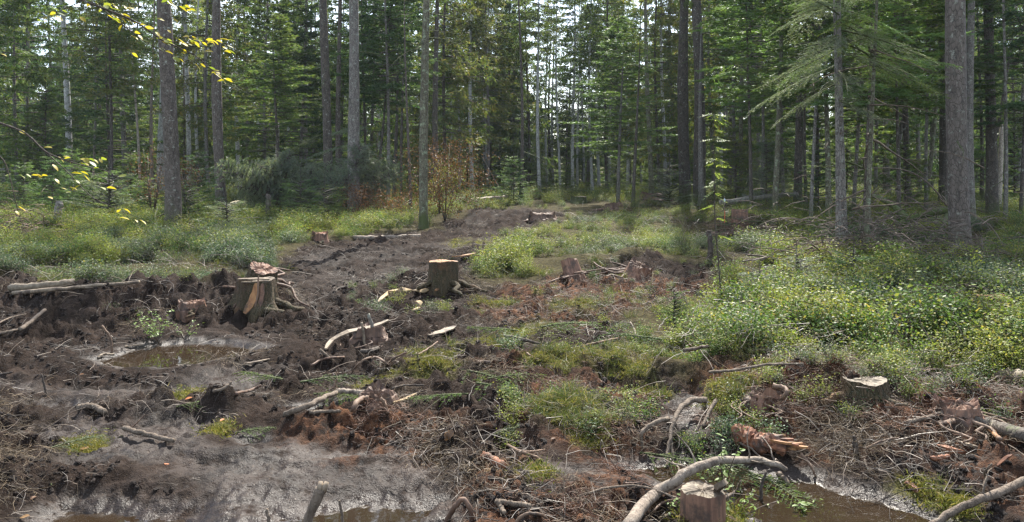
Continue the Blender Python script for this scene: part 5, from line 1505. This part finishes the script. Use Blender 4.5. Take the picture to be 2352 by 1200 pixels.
B('stick', [P(-10, 745, .05), P(25, 730, .06), P(60, 722, .06)], .010, .007, 'bark_branch', 'thin grey stick behind the thick pale one on the dark bank')
B('stick', [P(-10, 768, .04), P(30, 760, .05), P(60, 752, .05)], .016, .012, 'bark_branch', 'grey stick end poking in at the foot of the dark bank')
p_ = P(256, 812)
B('root', [p_ + Vector((.0, 0, -.05)), p_ + Vector((.0, 0, .08)), p_ + Vector((-.03, 0, .18)), p_ + Vector((-.09, 0, .26))], .012, .010, 'root_tan', 'curved tan root standing in the edge of the brown puddle', 'root')
B('root', [P(225, 822, .02), P(240, 814, .03), P(262, 815, .02)], .014, .01, 'wood_pale', 'whitish root end lying at the lip of the brown puddle', 'root')
p_ = P(103, 912)
B('stick', [p_ + Vector((.02, 0, -.02)), p_ + Vector((0, 0, .06)), p_ + Vector((-.025, 0, .17))], .012, .006, 'bark_twig', 'small dark twig standing upright on the smooth mud flat')
B('stick', [P(-10, 862, .02), P(10, 859, .02), P(28, 855, .02)], .010, .008, 'bark_twig', 'dark twig end at the edge of the smooth mud flat')
B('stick', [P(540, 905, .03), P(580, 895, .05), P(600, 885, .07)], .012, .008, 'root_dark', 'dark curved twig on the debris ridge')
B('stick', [P(490, 900, .06), P(515, 892, .07), P(530, 878, .09)], .012, .010, 'bark_branch', 'bent brown stick on the debris ridge beside the orange leaf')
B('stick', [P(1000, 790, .05), P(1030, 775, .05), P(1005, 800, .03)], .006, .004, 'root_tan', 'x') if False else None
B('stick', [P(960, 815, .04), P(985, 800, .05), P(1005, 785, .06)], .009, .006, 'root_tan', 'slim brown stick slanting above the fallen green sprig')
B('stick', [P(1462, 790, .03), P(1458, 760, .12), P(1448, 740, .16)], .010, .005, 'bark_birch', 'pale forked stick standing at the edge of the bilberries', twigs=2, tw_l=.12)
B('stick', [P(1340, 795, .03), P(1380, 786, .04), P(1425, 775, .05)], .012, .008, 'root_tan', 'tan stick lying along the edge of the moss, mid slope')
p_ = P(1493, 660)
B('stick', [p_, p_ + Vector((.03, 0, .12)), p_ + Vector((.05, 0, .2))], .013, .011, 'wood_fresh', 'small bright peg of split wood standing in the litter')
B('stick', [P(1630, 855, .25), P(1690, 850, .35), P(1760, 838, .4), P(1845, 836, .35)], .010, .006, 'bark_branch', 'long thin bare twig lying over the thick bilberries')
B('stick', [P(1570, 805, .25), P(1600, 800, .3), P(1625, 795, .32)], .014, .010, 'bark_branch', 'brown stick half buried in the bilberries')
B('stick', [P(1705, 600, .35), P(1735, 597, .4), P(1760, 590, .4)], .012, .008, 'bark_birch', 'pale stick resting on the bilberries past the dark rotten stub')
B('branch', [A(1165, 462, 33), A(1140, 420, 33), A(1108, 362, 33)], .03, .012, 'bark_birch', 'thin dead pole leaning across the gap behind the fallen pale log', 'stick')
B('stick', [A(1408, 486, 27), A(1426, 474, 27), A(1420, 456, 27)], .03, .015, 'root_dark', 'dark curved branch rising from the far black clump')
B('stick', [P(1910, 612, .02), P(1912, 590, .3), P(1902, 578, .45)], .018, .014, 'wood_pale', 'pale bent stick leaning by the hollow reddish stump')
B('stick', [P(1895, 640, .03), P(1890, 630, .12), P(1886, 618, .25)], .05, .035, 'wood_pale', 'chunk of white wood at the foot of the grey twin firs')

# ---------------------------------------------------------------- fallen dead tree beside the biggest trunk
o0 = A(2170, 485, 16)
t = thing('fallen_dead_tree', 'fallen dead tree with arching grey branches beside the biggest lichen-spotted trunk', 'fallen tree', o0, LG)
def limb(pts, r0, r1, mat='bark_mossy', nm='limb', n=16):
    q = bez([Vector(p) for p in pts], n)
    mb = MB(); mb.tube([v_ - o0 for v_ in q], [r0 + (r1 - r0) * i / (len(q) - 1) for i in range(len(q))], 8, jit=.12)
    put(nm, mb.mesh(nm, [M[mat]]), t)
limb([A(2180, 482, 16), A(2140, 490, 16), A(2100, 502, 16.1), A(2060, 520, 16.1)], .075, .06)
limb([A(2085, 505, 16.1), A(2060, 480, 16.4), A(2030, 460, 16.6), A(2005, 450, 16.8)], .07, .045)
limb([A(2178, 478, 16), A(2150, 440, 16), A(2110, 405, 16), A(2060, 388, 15.9), A(1990, 388, 15.8), A(1960, 400, 15.7)], .022, .008, 'bark_branch', 'arched_branch', 24)
limb([A(2175, 490, 16), A(2165, 520, 15.6), A(2140, 555, 15.4), A(2110, 575, 15.3)], .045, .02, 'bark_dark')
rngd = random.Random(8)
for k in range(18):
    x, y = rngd.uniform(1985, 2150), rngd.uniform(420, 540)
    dx, dy = rngd.uniform(-70, 40), rngd.uniform(-45, 50)
    limb([A(x, y, 16), A(x + dx * .5, y + dy * .5 - 6, 15.9), A(x + dx, y + dy, 15.7)], .016, .005, 'bark_branch', 'branch', 6)
mb = MB()
for k in range(150):
    x, y = rngd.uniform(1930, 2160), rngd.uniform(400, 600)
    if y < 440 and x > 2080: continue
    D = rngd.uniform(14.2, 16)
    dx, dy = rngd.uniform(-40, 40), rngd.uniform(-30, 35)
    mb.tube([v_ - o0 for v_ in (A(x, y, D), A(x + dx * .5, y + dy * .5 - 4, D), A(x + dx, y + dy, D))], [.006, .005, .002], 3)
tag(put('fine_twigs', mb.mesh('fine_twigs', [M['bark_branch']]), t), kind='stuff')

def brush(u, v, wid, hei, dep, n, label, name='brush_heap', meshes=None, nf=160, mat='bark_branch', extra=None, rs=(.6, 1.2)):
    rng = random.Random(sum(map(ord, label)))
    c = P(u, v)
    t = thing(name, label, 'brush heap', c, 'heaps of dead branches')
    for k in range(n):
        x, y, z = rng.gauss(0, wid * .32), rng.gauss(0, dep * .3), abs(rng.gauss(0, .4)) * hei
        s = rng.uniform(*rs)
        o = put('branch', rng.choice(meshes or DEADG), t, (x, y, z), (rng.uniform(-.6, .6), rng.uniform(-.5, .5), rng.uniform(0, 6.28)), (s, s, s))
        if extra and meshes:
            o.material_slots[0].link = 'OBJECT'; o.material_slots[0].material = M[extra]
    mb = MB()
    for k in range(nf):
        p = Vector((rng.gauss(0, wid * .35), rng.gauss(0, dep * .3), abs(rng.gauss(0, .4)) * hei))
        a = rng.uniform(0, 6.28); L = rng.uniform(.15, .5)
        d = Vector((math.cos(a), math.sin(a), rng.uniform(-.4, .5)))
        mb.tube([p, p + d * L * .5 + Vector((0, 0, .02)), p + d * L + Vector((0, 0, -.03))], [.008, .006, .002], 3)
    tag(put('fine_twigs', mb.mesh('fine_twigs', [M[mat]]), t), kind='stuff')
    return t
brush(2180, 760, 1.1, .45, .6, 26, 'dome of dead grey brushwood over a dark hollow in the bilberries', nf=260)
brush(2040, 615, 3.0, 1.2, 2.0, 44, 'brown dead twigs heaped round the feet of the twin firs', nf=1000, mat='bark_dead_twig')
brush(1890, 620, .9, .5, .7, 14, 'rusty brushwood leaning on the hollow reddish stump', nf=140, mat='root_tan')
_hp = brush(735, 486, 3.2, 2.2, 1.8, 40, 'heap of blue-grey felled conifer tops between the snag and the dark pair of trunks', meshes=BOUGH, nf=200, mat='bark_twig', extra='needle_blue', rs=(.6, 1.1))
for k in range(16):
    q_ = random.Random(300 + k)
    s_ = q_.uniform(.75, 1.15)
    o = put('felled_top', CROWN['young'], _hp, (q_.uniform(-1.7, 1.5), q_.uniform(-.9, .9), q_.uniform(.1, .9)), (q_.uniform(-.4, .4), q_.choice([-1, 1]) * q_.uniform(.9, 1.6), q_.uniform(0, 6.28)), (s_, s_, s_ * .8))
    o.material_slots[0].link = 'OBJECT'; o.material_slots[0].material = M['needle_blue']
brush(640, 480, 2.0, .8, 1.2, 12, 'dark dead branches lying in front of the blue-grey conifer tops', nf=160, mat='bark_twig', meshes=DEADB, rs=(.8, 1.6))
brush(30, 560, 1.4, 1.0, 1.0, 12, 'reddish-brown dry brushwood at the shaded edge by the young firs', nf=420, mat='root_tan', rs=(.5, .9))
brush(1020, 470, 1.6, 1.2, 1.0, 10, 'brown withered conifer branches behind the mossy grey trunk', meshes=BOUGH, nf=80, mat='bark_twig', extra='dead_leaf', rs=(.3, .6))
brush(1710, 545, 1.4, .5, .6, 30, 'dark broken roots spread below the upturned stump', meshes=DEADB, nf=320, mat='root_dark')

# ---------------------------------------------------------------- broadleaf twigs and saplings
def leaf_shape(name, L, W, mat, fold=.18, curl=.1, n=5):
    mb = MB()
    up, dn, mid = [], [], []
    for i in range(n + 1):
        t = i / n
        w = W * math.sin(math.pi * min(1, t * .97 + .015)) ** .8 * (1 - .15 * t)
        z = -curl * L * t * t
        mid.append((L * t, 0, z)); up.append((L * t, w / 2, z + fold * w)); dn.append((L * t, -w / 2, z + fold * w))
    V = mid + up + dn
    m = n + 1
    Fc = []
    for i in range(n):
        Fc.append((i, i + 1, m + i + 1, m + i)); Fc.append((i + 1, i, 2 * m + i, 2 * m + i + 1))
    return link_mesh(name, V, Fc, [M[mat]], shade=True)
BL = [leaf_shape('beech_leaf', .062, .038, 'beech_leaf'), leaf_shape('beech_leaf', .052, .034, 'beech_leaf', .05, .25), leaf_shape('beech_leaf', .058, .036, 'beech_leaf_green', .1, .05)]
bt_x = A(-330, 600, 5.4)
beech = thing('beech_tree', 'young beech just outside the view, its thin twigs with yellow autumn leaves hanging in', 'tree', (bt_x.x, 5.4, gz(bt_x.x, 5.4)))
zb = beech.location.z
put('trunk', trunk_mesh(.05, 6.5, 0, 777, M['bark_grey'], 12), beech)
rb = random.Random(12)
def bw(u, v, D): return A(u, v, D) - beech.location
def beech_bough(pts, r0, r1, leaves, subs=()):
    q = bez(pts, 24)
    mb = MB(); mb.tube(q, [r0 + (r1 - r0) * i / (len(q) - 1) for i in range(len(q))], 6)
    o = put('bough', mb.mesh('bough', [M['bark_twig']]), beech)
    for (u, v, D, a) in leaves:
        s = rb.uniform(.6, 1.0)
        p = bw(u, v, D)
        put('leaf', rb.choice(BL), o, p, (rb.uniform(-.7, .7), rb.uniform(-.1, .7), a + rb.uniform(-.6, .6)), (s, s, s))
    for sp in subs:
        q = bez(sp, 14)
        mb = MB(); mb.tube(q, [.0035 * (1 - .7 * i / (len(q) - 1)) for i in range(len(q))], 4)
        put('twig', mb.mesh('twig', [M['bark_twig']]), o)
def along(px_pts, D, n, jit=9):
    out = []
    for k in range(n):
        t = rb.uniform(0, len(px_pts) - 1.001); i = int(t); f = t - i
        u = px_pts[i][0] * (1 - f) + px_pts[i + 1][0] * f + rb.uniform(-jit, jit)
        v = px_pts[i][1] * (1 - f) + px_pts[i + 1][1] * f + rb.uniform(-jit, jit)
        out.append((u, v, D + rb.uniform(-.12, .12), rb.choice([0, 0, .4, -.4, 3.0])))
    return out
def pxl(lst, D): return [bw(u, v, D) for u, v in lst]
D1 = 5.0
m1 = [(-330, -260), (-100, -110), (80, -45), (191, 2), (277, 35), (321, 56), (373, 93), (446, 126), (485, 160), (516, 184)]
s1_ = [(347, 87), (400, 98), (440, 100), (475, 96), (528, 115)]
s2_ = [(347, 74), (390, 90), (430, 86), (470, 92), (524, 88)]
s3_ = [(225, 13), (285, 60), (340, 100), (400, 130), (470, 150)]
s4_ = [(150, -15), (230, 12), (285, 15), (300, 22)]
s5_ = [(330, -30), (385, 0), (410, 12), (450, 22)]
s6_ = [(191, 2), (150, 20), (110, 38), (80, 45)]
lv = along(m1[3:], D1, 26, 4) + along(s1_, D1, 22, 5) + along(s2_, D1, 18, 5) + along(s3_, D1, 16, 5) + along(s4_, D1, 16, 7) + along(s5_, D1, 16, 6) + along(s6_, D1, 9, 6)
lv += [(u, v, D1, .2) for u, v in ((385, 69), (360, 43), (395, 43), (280, 43), (410, 134), (416, 122), (470, 118), (515, 118), (522, 105), (300, 82), (303, 122), (486, 163), (498, 170), (510, 184), (480, 155), (460, 147), (184, 39), (120, 18))]
beech_bough(pxl(m1, D1), .010, .0025, lv, [pxl(s, D1) for s in (s1_, s2_, s3_, s4_, s5_, s6_)])
D2 = 4.7
m2 = [(-330, 200), (-120, 245), (0, 283), (60, 308), (100, 345), (140, 365), (200, 383), (240, 392), (282, 413)]
n1 = [(100, 345), (160, 400), (210, 452), (280, 485), (330, 505)]
n2 = [(-330, 320), (-60, 335), (0, 360), (20, 400), (35, 460), (45, 500)]
n3 = [(140, 365), (180, 370), (232, 366)]
lv = along(m2[3:], D2, 5, 6) + along(n1, D2, 6, 6) + along(n3, D2, 8, 6)
lv += [(u, v, D2, .1) for u, v in ((45, 300), (145, 360), (46, 402), (60, 400), (72, 403), (85, 400), (96, 404), (126, 411), (165, 398), (185, 395), (190, 402), (203, 365), (215, 366), (228, 365), (120, 378), (140, 432), (160, 430), (232, 430), (245, 432), (150, 442), (275, 500), (110, 452), (2, 124))]
beech_bough(pxl(m2, D2), .009, .002, lv, [pxl(s, D2) for s in (n1, n3)])
beech_bough(pxl(n2, D2), .006, .0015, along(n2[2:], D2, 3, 6))

# rowan sapling
def pinnate(name, L, pairs, lf, w, mat, seed):
    rng = np.random.default_rng(seed)
    tb = TB()
    tb.tube(np.array([[0, 0, 0], [L * .5, 0, .02 * L], [L, 0, -.12 * L]]), .0018, .0008, 3, 0)
    P4 = []
    for i in range(pairs):
        t = (i + 1.2) / (pairs + 1)
        for sg in (-1, 1):
            c = np.array([L * t, 0, -.12 * L * t * t + .02 * L])
            d = np.array([.45, sg, rng.uniform(-.35, .1)]); d /= np.linalg.norm(d)
            n_ = np.array([-.9 * sg, .45 * 1, 0]); n_ = np.cross(d, [0, 0, 1.])
            l_ = lf * rng.uniform(.85, 1.1) * (1 - .25 * abs(t - .5))
            P4.append([c, c + d * l_ * .45 + n_ * w, c + d * l_, c + d * l_ * .45 - n_ * w])
    c = np.array([L, 0, -.12 * L]); d = np.array([1., 0, -.2])
    P4.append([c, c + d * lf * .45 + np.array([0, w, 0]), c + d * lf, c + d * lf * .45 - np.array([0, w, 0])])
    tb.quads(np.array(P4))
    return tb.mesh(name, [M[mat]])
PN = [pinnate('rowan_leaf', .21, 6, .065, .012, 'rowan_leaf', 1), pinnate('rowan_leaf', .17, 5, .055, .011, 'rowan_leaf', 2)]
b0 = P(1668, 720)
rowan = thing('rowan_sapling', 'slender rowan sapling with pale feathery leaves rising before the thick dark trunks', 'sapling', b0)
D = b0.y
sp = [A(u, v, D) - b0 for u, v in ((1668, 720), (1655, 660), (1650, 600), (1643, 520), (1641, 440), (1640, 350), (1639, 262))]
mb = MB(); mb.tube(bez(sp, 18), [.011 - .008 * i / 18 for i in range(19)], 6); put('stem', mb.mesh('stem', [M['bark_twig']]), rowan)
rr = random.Random(4)
for v in (265, 268, 285, 300, 318, 322, 340, 345, 362, 370, 380, 398, 402, 420, 425, 440, 452, 470, 505, 540, 262, 275):
    for k in range(1 if v > 440 else 2):
        a = rr.choice([0.1, PI - .1, -.5, PI + .5, .5, PI - .6]) + rr.uniform(-.4, .4)
        s = rr.uniform(.5, .95)
        put('leaf', rr.choice(PN), rowan, A(1640 + (v - 262) * .02, v + rr.uniform(-6, 6), D) - b0, (rr.uniform(-.4, .4), rr.uniform(-.15, .5), a), (s, s, s))

def sapling(name, u, v, h, nl, label, lm, stems=5, spread=.25, mat='fern', cat='plant', sz=1.0, seed=0):
    rng = random.Random(seed + 50)
    b = P(u, v)
    t = thing(name, label, cat, b, 'small green plants on the mud')
    for k in range(stems):
        a = rng.uniform(0, 6.28); tip = Vector((math.cos(a) * spread * rng.uniform(.2, 1), math.sin(a) * spread * rng.uniform(.2, 1), h * rng.uniform(.6, 1.05)))
        q = bez([(0, 0, -.02), tip * .5 + Vector((0, 0, .05 * h)), tip], 8)
        mb = MB(); mb.tube(q, [.004 * (1 - .6 * i / 8) for i in range(len(q))], 4)
        o = put('stem', mb.mesh('stem', [M['dark_twig']]), t)
        for j in range(nl):
            i = rng.randint(3, len(q) - 1)
            s = sz * rng.uniform(.6, 1.2)
            put('leaf', lm, o, q[i] + Vector((rng.uniform(-.02, .02), rng.uniform(-.02, .02), rng.uniform(-.02, .02))), (rng.uniform(-.5, .5), rng.uniform(-.4, .4), rng.uniform(0, 6.28)), (s, s, s))
    return t
GLm = leaf_shape('leaf', .034, .02, 'fern', .1, .1, 4)
sapling('seedling', 1660, 1128, .27, 9, 'bright green leafy seedling growing up through the arching birch branch', GLm, 6, .14, seed=1)
sapling('seedling', 1690, 1195, .14, 7, 'low green sprouts between the weathered front stump and the stream', GLm, 9, .22, seed=2, sz=.8)
sapling('seedling', 1860, 1212, .13, 8, 'small pale-leaved seedling at the front edge of the muddy stream', GLm, 5, .10, seed=3)
sapling('seedling', 365, 788, .30, 16, 'lush bright green shrublet overhanging the brown puddle', GLm, 16, .34, seed=4, sz=.95)
sapling('seedling', 425, 780, .16, 9, 'yellowish trailing sprig beside the lush shrublet at the puddle', GLm, 7, .2, seed=5, sz=.8)
sapling('seedling', 1545, 1195, .12, 6, 'tiny green sprouts beside the base of the pale birch branch', GLm, 5, .12, seed=6, sz=.7)

# ---------------------------------------------------------------- young conifers
def young(u, D, h, label, kind='seedling', mat='needle_fresh', wide=1.0, seed=0, group='young firs'):
    x = (u - CX) / F * D
    t = thing('young_fir', label, 'young tree', (x, D, gz(x, D)), group)
    mb = MB(); mb.tube([(0, 0, -.05), (0, 0, h * .5), (0, 0, h * .95)], [.012 * h + .006, .008 * h + .004, .003], 6)
    put('trunk', mb.mesh('trunk', [M['bark_twig']]), t)
    h *= 1.35
    k = h / (1.0 if kind == 'seedling' else 3.2)
    o = put('crown', CROWN[kind], t, (0, 0, .04 * h), (0, 0, u), (k * wide, k * wide, k))
    o.material_slots[0].link = 'OBJECT'; o.material_slots[0].material = M[mat]
young(105, 33, 3.6, 'bright green pointed young fir at the shaded edge beyond the bilberries', 'young', 'needle_green')
for i, (u, D, h, lb, kd, mt_, wd) in enumerate((
    (55, 25, 1.3, 'low spreading young fir nearest the reddish dry brushwood', 'young', 'needle_fresh', 1.6),
    (120, 24, 1.4, 'bushy young fir behind the leaning grey stub post', 'young', 'needle_fresh', 1.5),
    (165, 27, 1.6, 'light green young fir below the pale grey trunk', 'young', 'needle_fresh', 1.4),
    (215, 25, 1.2, 'small young fir with feathery tips between stub post and pole', 'seedling', 'needle_fresh', 1.3),
    (250, 22, 1.0, 'bluish young fir tuft in front of the slanting dark pole', 'seedling', 'needle_blue', 1.6),
    (300, 28, 1.5, 'young fir by the thin whitish dead trunk', 'young', 'needle_green', 1.3),
    (345, 24, .9, 'small dark green fir in front of the mottled whitish stem', 'seedling', 'needle_green', 1.4),
    (455, 22.5, 1.5, 'dark bushy young fir hugging the big brown trunk', 'young', 'needle_dark', 1.4),
    (425, 21, .8, 'fresh green young fir at the foot of the big brown trunk', 'seedling', 'needle_green', 1.5),
    (520, 19, .6, 'bluish little fir in the bilberries before the cream boulder', 'seedling', 'needle_blue', 1.7),
    (690, 24, .9, 'small fir in front of the dead conifer tops', 'seedling', 'needle_fresh', 1.4),
    (745, 22, .8, 'little fir at the back of the mud by the whitish log', 'seedling', 'needle_green', 1.5),
    (1180, 31, 1.4, 'bushy light green fir at the foot of the thin dark stem', 'young', 'needle_fresh', 1.6),
    (1100, 36, 1.2, 'young fir behind the fallen pale log', 'young', 'needle_yellow', 1.4),
    (1135, 40, 1.0, 'small far fir where the fallen pale log ends', 'young', 'needle_fresh', 1.4),
    (1255, 38, 1.0, 'small fir before the whitish slender trunk', 'young', 'needle_green', 1.5),
    (1300, 42, 1.2, 'far young fir under the trio of thin trunks', 'young', 'needle_green', 1.5),
    (1415, 35, 1.4, 'young fir below the airy light green fir', 'young', 'needle_green', 1.4),
    (1538, 30, 1.2, 'young fir just before the first thick dark trunk', 'seedling', 'needle_blue', 1.3),
    (1690, 30, 2.0, 'sunlit young fir behind the slanting fallen trunk', 'young', 'needle_yellow', 1.3),
    (1760, 27, 1.9, 'grey-green young fir arching over the slanting fallen trunk', 'young', 'needle_blue', 1.3),
    (1880, 25, 1.7, 'dark young fir behind the grey twin firs', 'young', 'needle_dark', 1.3),
    (1548, 7.9, .30, 'dark green young spruce at the edge of the bilberries by the reddish litter', 'seedling', 'needle_green', 1.0),
    (2080, 24, 1.8, 'shaded young fir behind the fallen dead tree', 'young', 'needle_green', 1.4),
    (1745, 9.5, .35, 'feathery bluish fir seedling beside the mossy low stump', 'seedling', 'needle_blue', 1.6),
    (1830, 10.5, .4, 'pale fir seedling in the bilberries below the twin firs', 'seedling', 'needle_blue', 1.7),
    (1960, 10.8, .45, 'yellow-green fir seedling between twin firs and brushwood dome', 'seedling', 'needle_fresh', 1.5),
    (2330, 30, 3.0, 'dim young fir at the outer shaded edge', 'young', 'needle_green', 1.3),
    (1945, 36, 3.2, 'young fir filling the dim gap behind the grey twin stems', 'young', 'needle_green', 1.3),
    (2030, 38, 3.4, 'tall young fir in the dim gap before the black-brown trunk', 'young', 'needle_dark', 1.2),
    (2200, 37, 3.2, 'dim young fir behind the biggest trunk', 'young', 'needle_dark', 1.3))):
    young(u, D, h, lb, kd, mt_, wd)

# green sprigs broken off and lying in the mud
for i, (u, v, a, s, lb, mt_) in enumerate((
    (690, 878, .3, 1.0, 'dark green spruce sprig pressed in the mud above the brown straight branch', 'needle_dark'),
    (650, 872, 2.6, .9, 'spruce sprig lying beside the dark pressed one', 'needle_green'),
    (720, 905, -.4, .8, 'green sprig tucked under the pale grey birch stick', 'needle_green'),
    (1060, 850, -.9, 1.2, 'long fallen fir sprig pointing down the slope in mid mud', 'needle_green'),
    (1095, 880, -1.0, 1.2, 'drooping fir sprig next to the long fallen one', 'needle_fresh'),
    (1075, 905, 3.4, .8, 'bright green fir tip at the lower end of the fallen sprigs', 'needle_fresh'),
    (1120, 870, .2, .9, 'fir sprig crossing over the drooping one', 'needle_green'),
    (405, 935, .4, .7, 'green sprig near the bright orange leaf', 'needle_fresh'),
    (540, 995, .3, .6, 'small moss-green sprig on shining wet mud', 'needle_fresh'),
    (860, 845, 1.2, .8, 'dark sprig under the hooped tan root', 'needle_dark'),
    (1240, 752, .2, 1.3, 'flattened green bough on the moss, mid slope', 'needle_fresh'),
    (1190, 760, 2.8, 1.1, 'green bough overlapping the flattened one', 'needle_green'),
    (1470, 1040, -.7, .9, 'sprig of fir by the bent grey-brown root', 'needle_green'),
    (1600, 1040, -1.3, 1.0, 'dark fir sprig between arching root and birch branch', 'needle_dark'),
    (1720, 1085, -1.3, 1.0, 'fir sprig drooping from the birch branch to the water', 'needle_green'),
    (115, 1030, .8, .6, 'pale bluish sprig on the mud ridge', 'needle_blue'),
    (118, 1115, 2.0, .5, 'pale grey-green lichen sprig on the dark clod ridge', 'needle_blue'),
    (1130, 1000, .6, .7, 'grey-green sprig in mid front mud', 'needle_blue'),
    (1620, 770, .3, 1.6, 'dark felled bough sunk in the bilberry edge', 'needle_dark'),
    (1580, 790, 2.5, 1.6, 'dark felled bough beside the young spruce', 'needle_dark'),
    (1650, 790, -.8, 1.5, 'dark felled bough below the other two at the bilberry edge', 'needle_dark'))):
    o = put('fir_sprig', SPRIG[i % 3], None, P(u, v, .03), (0.1, -.05, a), (s, s, s))
    o.material_slots[0].link = 'OBJECT'; o.material_slots[0].material = M[mt_]
    tag(o, lb, 'sprig', 'broken green sprigs on the ground')

# fallen leaves
FLm = [leaf_shape('fallen_leaf', .075, .05, 'orange_leaf', .15, .05), leaf_shape('fallen_leaf', .075, .05, 'tan_leaf', .08, .05), leaf_shape('fallen_leaf', .06, .04, 'dead_leaf', .3, .2)]
for u, v, k, s, a, lb in ((425, 918, 0, .8, .4, 'bright orange leaf standing on green sprig in the mud'), (180, 1034, 1, 1.0, .2, 'flat tan ribbed leaf on the mud near the clod ridge'),
                          (388, 1072, 0, .75, 2.5, 'small orange-red leaf curled on shining wet mud'), (505, 968, 0, .6, 1.0, 'small reddish leaf on the debris ridge below the bent stick'),
                          (182, 862, 2, .8, .5, 'curled brown leaf on the smooth mud flat'), (70, 1148, 2, .7, 1.2, 'dull reddish leaf on the dark clod ridge'), (45, 1190, 1, .8, .1, 'pale brown leaf at the front corner of the mud'),
                          (1265, 1010, 2, .8, .5, 'brown leaf beside the lit moss')):
    o = put('fallen_leaf', FLm[k], None, P(u, v, .012), (.2, -.25, a), (s * .8,) * 3)
    tag(o, lb, 'leaf', 'fallen autumn leaves')

# withered beech shrubs
def leafy_bush(name, u, D, h, wid, n, label, mat, zmin=.2):
    rng = np.random.default_rng(sum(map(ord, label)))
    x = (u - CX) / F * D
    t = thing(name, label, 'shrub', (x, D, gz(x, D)), 'withered shrubs at the wood edge')
    for k in range(7):
        a = rng.uniform(0, 6.28)
        tip = np.array([np.cos(a) * wid * .5 * rng.uniform(.3, 1), np.sin(a) * wid * .4, h * rng.uniform(.6, 1)])
        mb = MB(); mb.tube([(0, 0, -.05), tuple(tip * .5 + np.array([0, 0, .1])), tuple(tip)], [.015, .009, .003], 4)
        put('stem', mb.mesh('stem', [M['dark_twig']]), t)
    tb = TB()
    c = np.stack([rng.normal(0, wid * .27, n), rng.normal(0, wid * .22, n), zmin + (h - zmin) * rng.beta(1.6, 1.6, n)], 1)
    cl = c[rng.integers(0, max(2, n // 14), n)] + rng.normal(0, .11, (n, 3))
    ax = unit(rng.normal(0, 1, (n, 3))); w = unit(np.cross(ax, rng.normal(0, 1, (n, 3))))
    s = rng.uniform(.016, .032, (n, 1))
    tb.quads(np.stack([cl - ax * s, cl + w * s * .6, cl + ax * s, cl - w * s * .6], 1))
    tag(put('foliage', tb.mesh('foliage', [M[mat]]), t))
leafy_bush('withered_beech', 1022, 23.0, 2.4, 2.2, 6000, 'russet withered beech leaves in a bush behind the mossy grey trunk', 'dead_leaf')
leafy_bush('withered_beech', 825, 24.3, 1.1, 1.5, 2200, 'brown dead leaves round the foot of the stout lichen-grey trunk', 'dead_leaf', .05)
leafy_bush('withered_beech', 350, 22, 2.2, .9, 700, 'sparse brown beech leaves on the clearing-averted side of the big brown trunk', 'dead_leaf', .5)
leafy_bush('withered_beech', 428, 21.5, 1.8, .7, 600, 'sparse brown beech leaves on the boulder side of the big brown trunk', 'dead_leaf', .8)
leafy_bush('withered_beech', 632, 26, 1.3, .8, 900, 'reddish-brown shrub at the foot of the broken white snag', 'dead_leaf', .1)
leafy_bush('withered_beech', 900, 24, .8, 1.8, 1600, 'low litter of brown leaves and twigs at the wood edge by the mossy trunk', 'dead_leaf', .05)
leafy_bush('green_shrub', 1010, 25, 1.8, 1.0, 1500, 'loose olive-green bush beside the russet withered beech', 'bilberry', .2)

# orange marker stake by the upturned stump
m0 = P(1664, 545)
stake = thing('marker_stake', 'thin marker stake with orange tape and a small pale blue-white tag', 'stake', m0)
mb = MB(); mb.tube([(0, 0, -.05), (0, 0, .5), (0.005, 0, 1.0)], [.009, .008, .007], 6); put('rod', mb.mesh('rod', [M['wood_pale']]), stake)
nb = NB('orange_tape'); mo = nb.done(nb.principled((0.55, .10, .03), .5))
nb = NB('pale_tag'); mp = nb.done(nb.principled((0.4, .5, .55), .5))
mb = MB(); slat(mb, [(0.0, -.016, .35), (.004, -.017, .55), (.002, -.016, .66)], .012, .006, Vector((0, -1, 0))); put('tape', mb.mesh('tape', [mo], False), stake)
mb = MB(); slat(mb, [(0, -.015, .86), (0, -.017, .90), (0, -.015, .94)], .028, .006, Vector((0, -1, 0)), taper=.1); put('tag_plate', mb.mesh('tag_plate', [mp], False), stake)
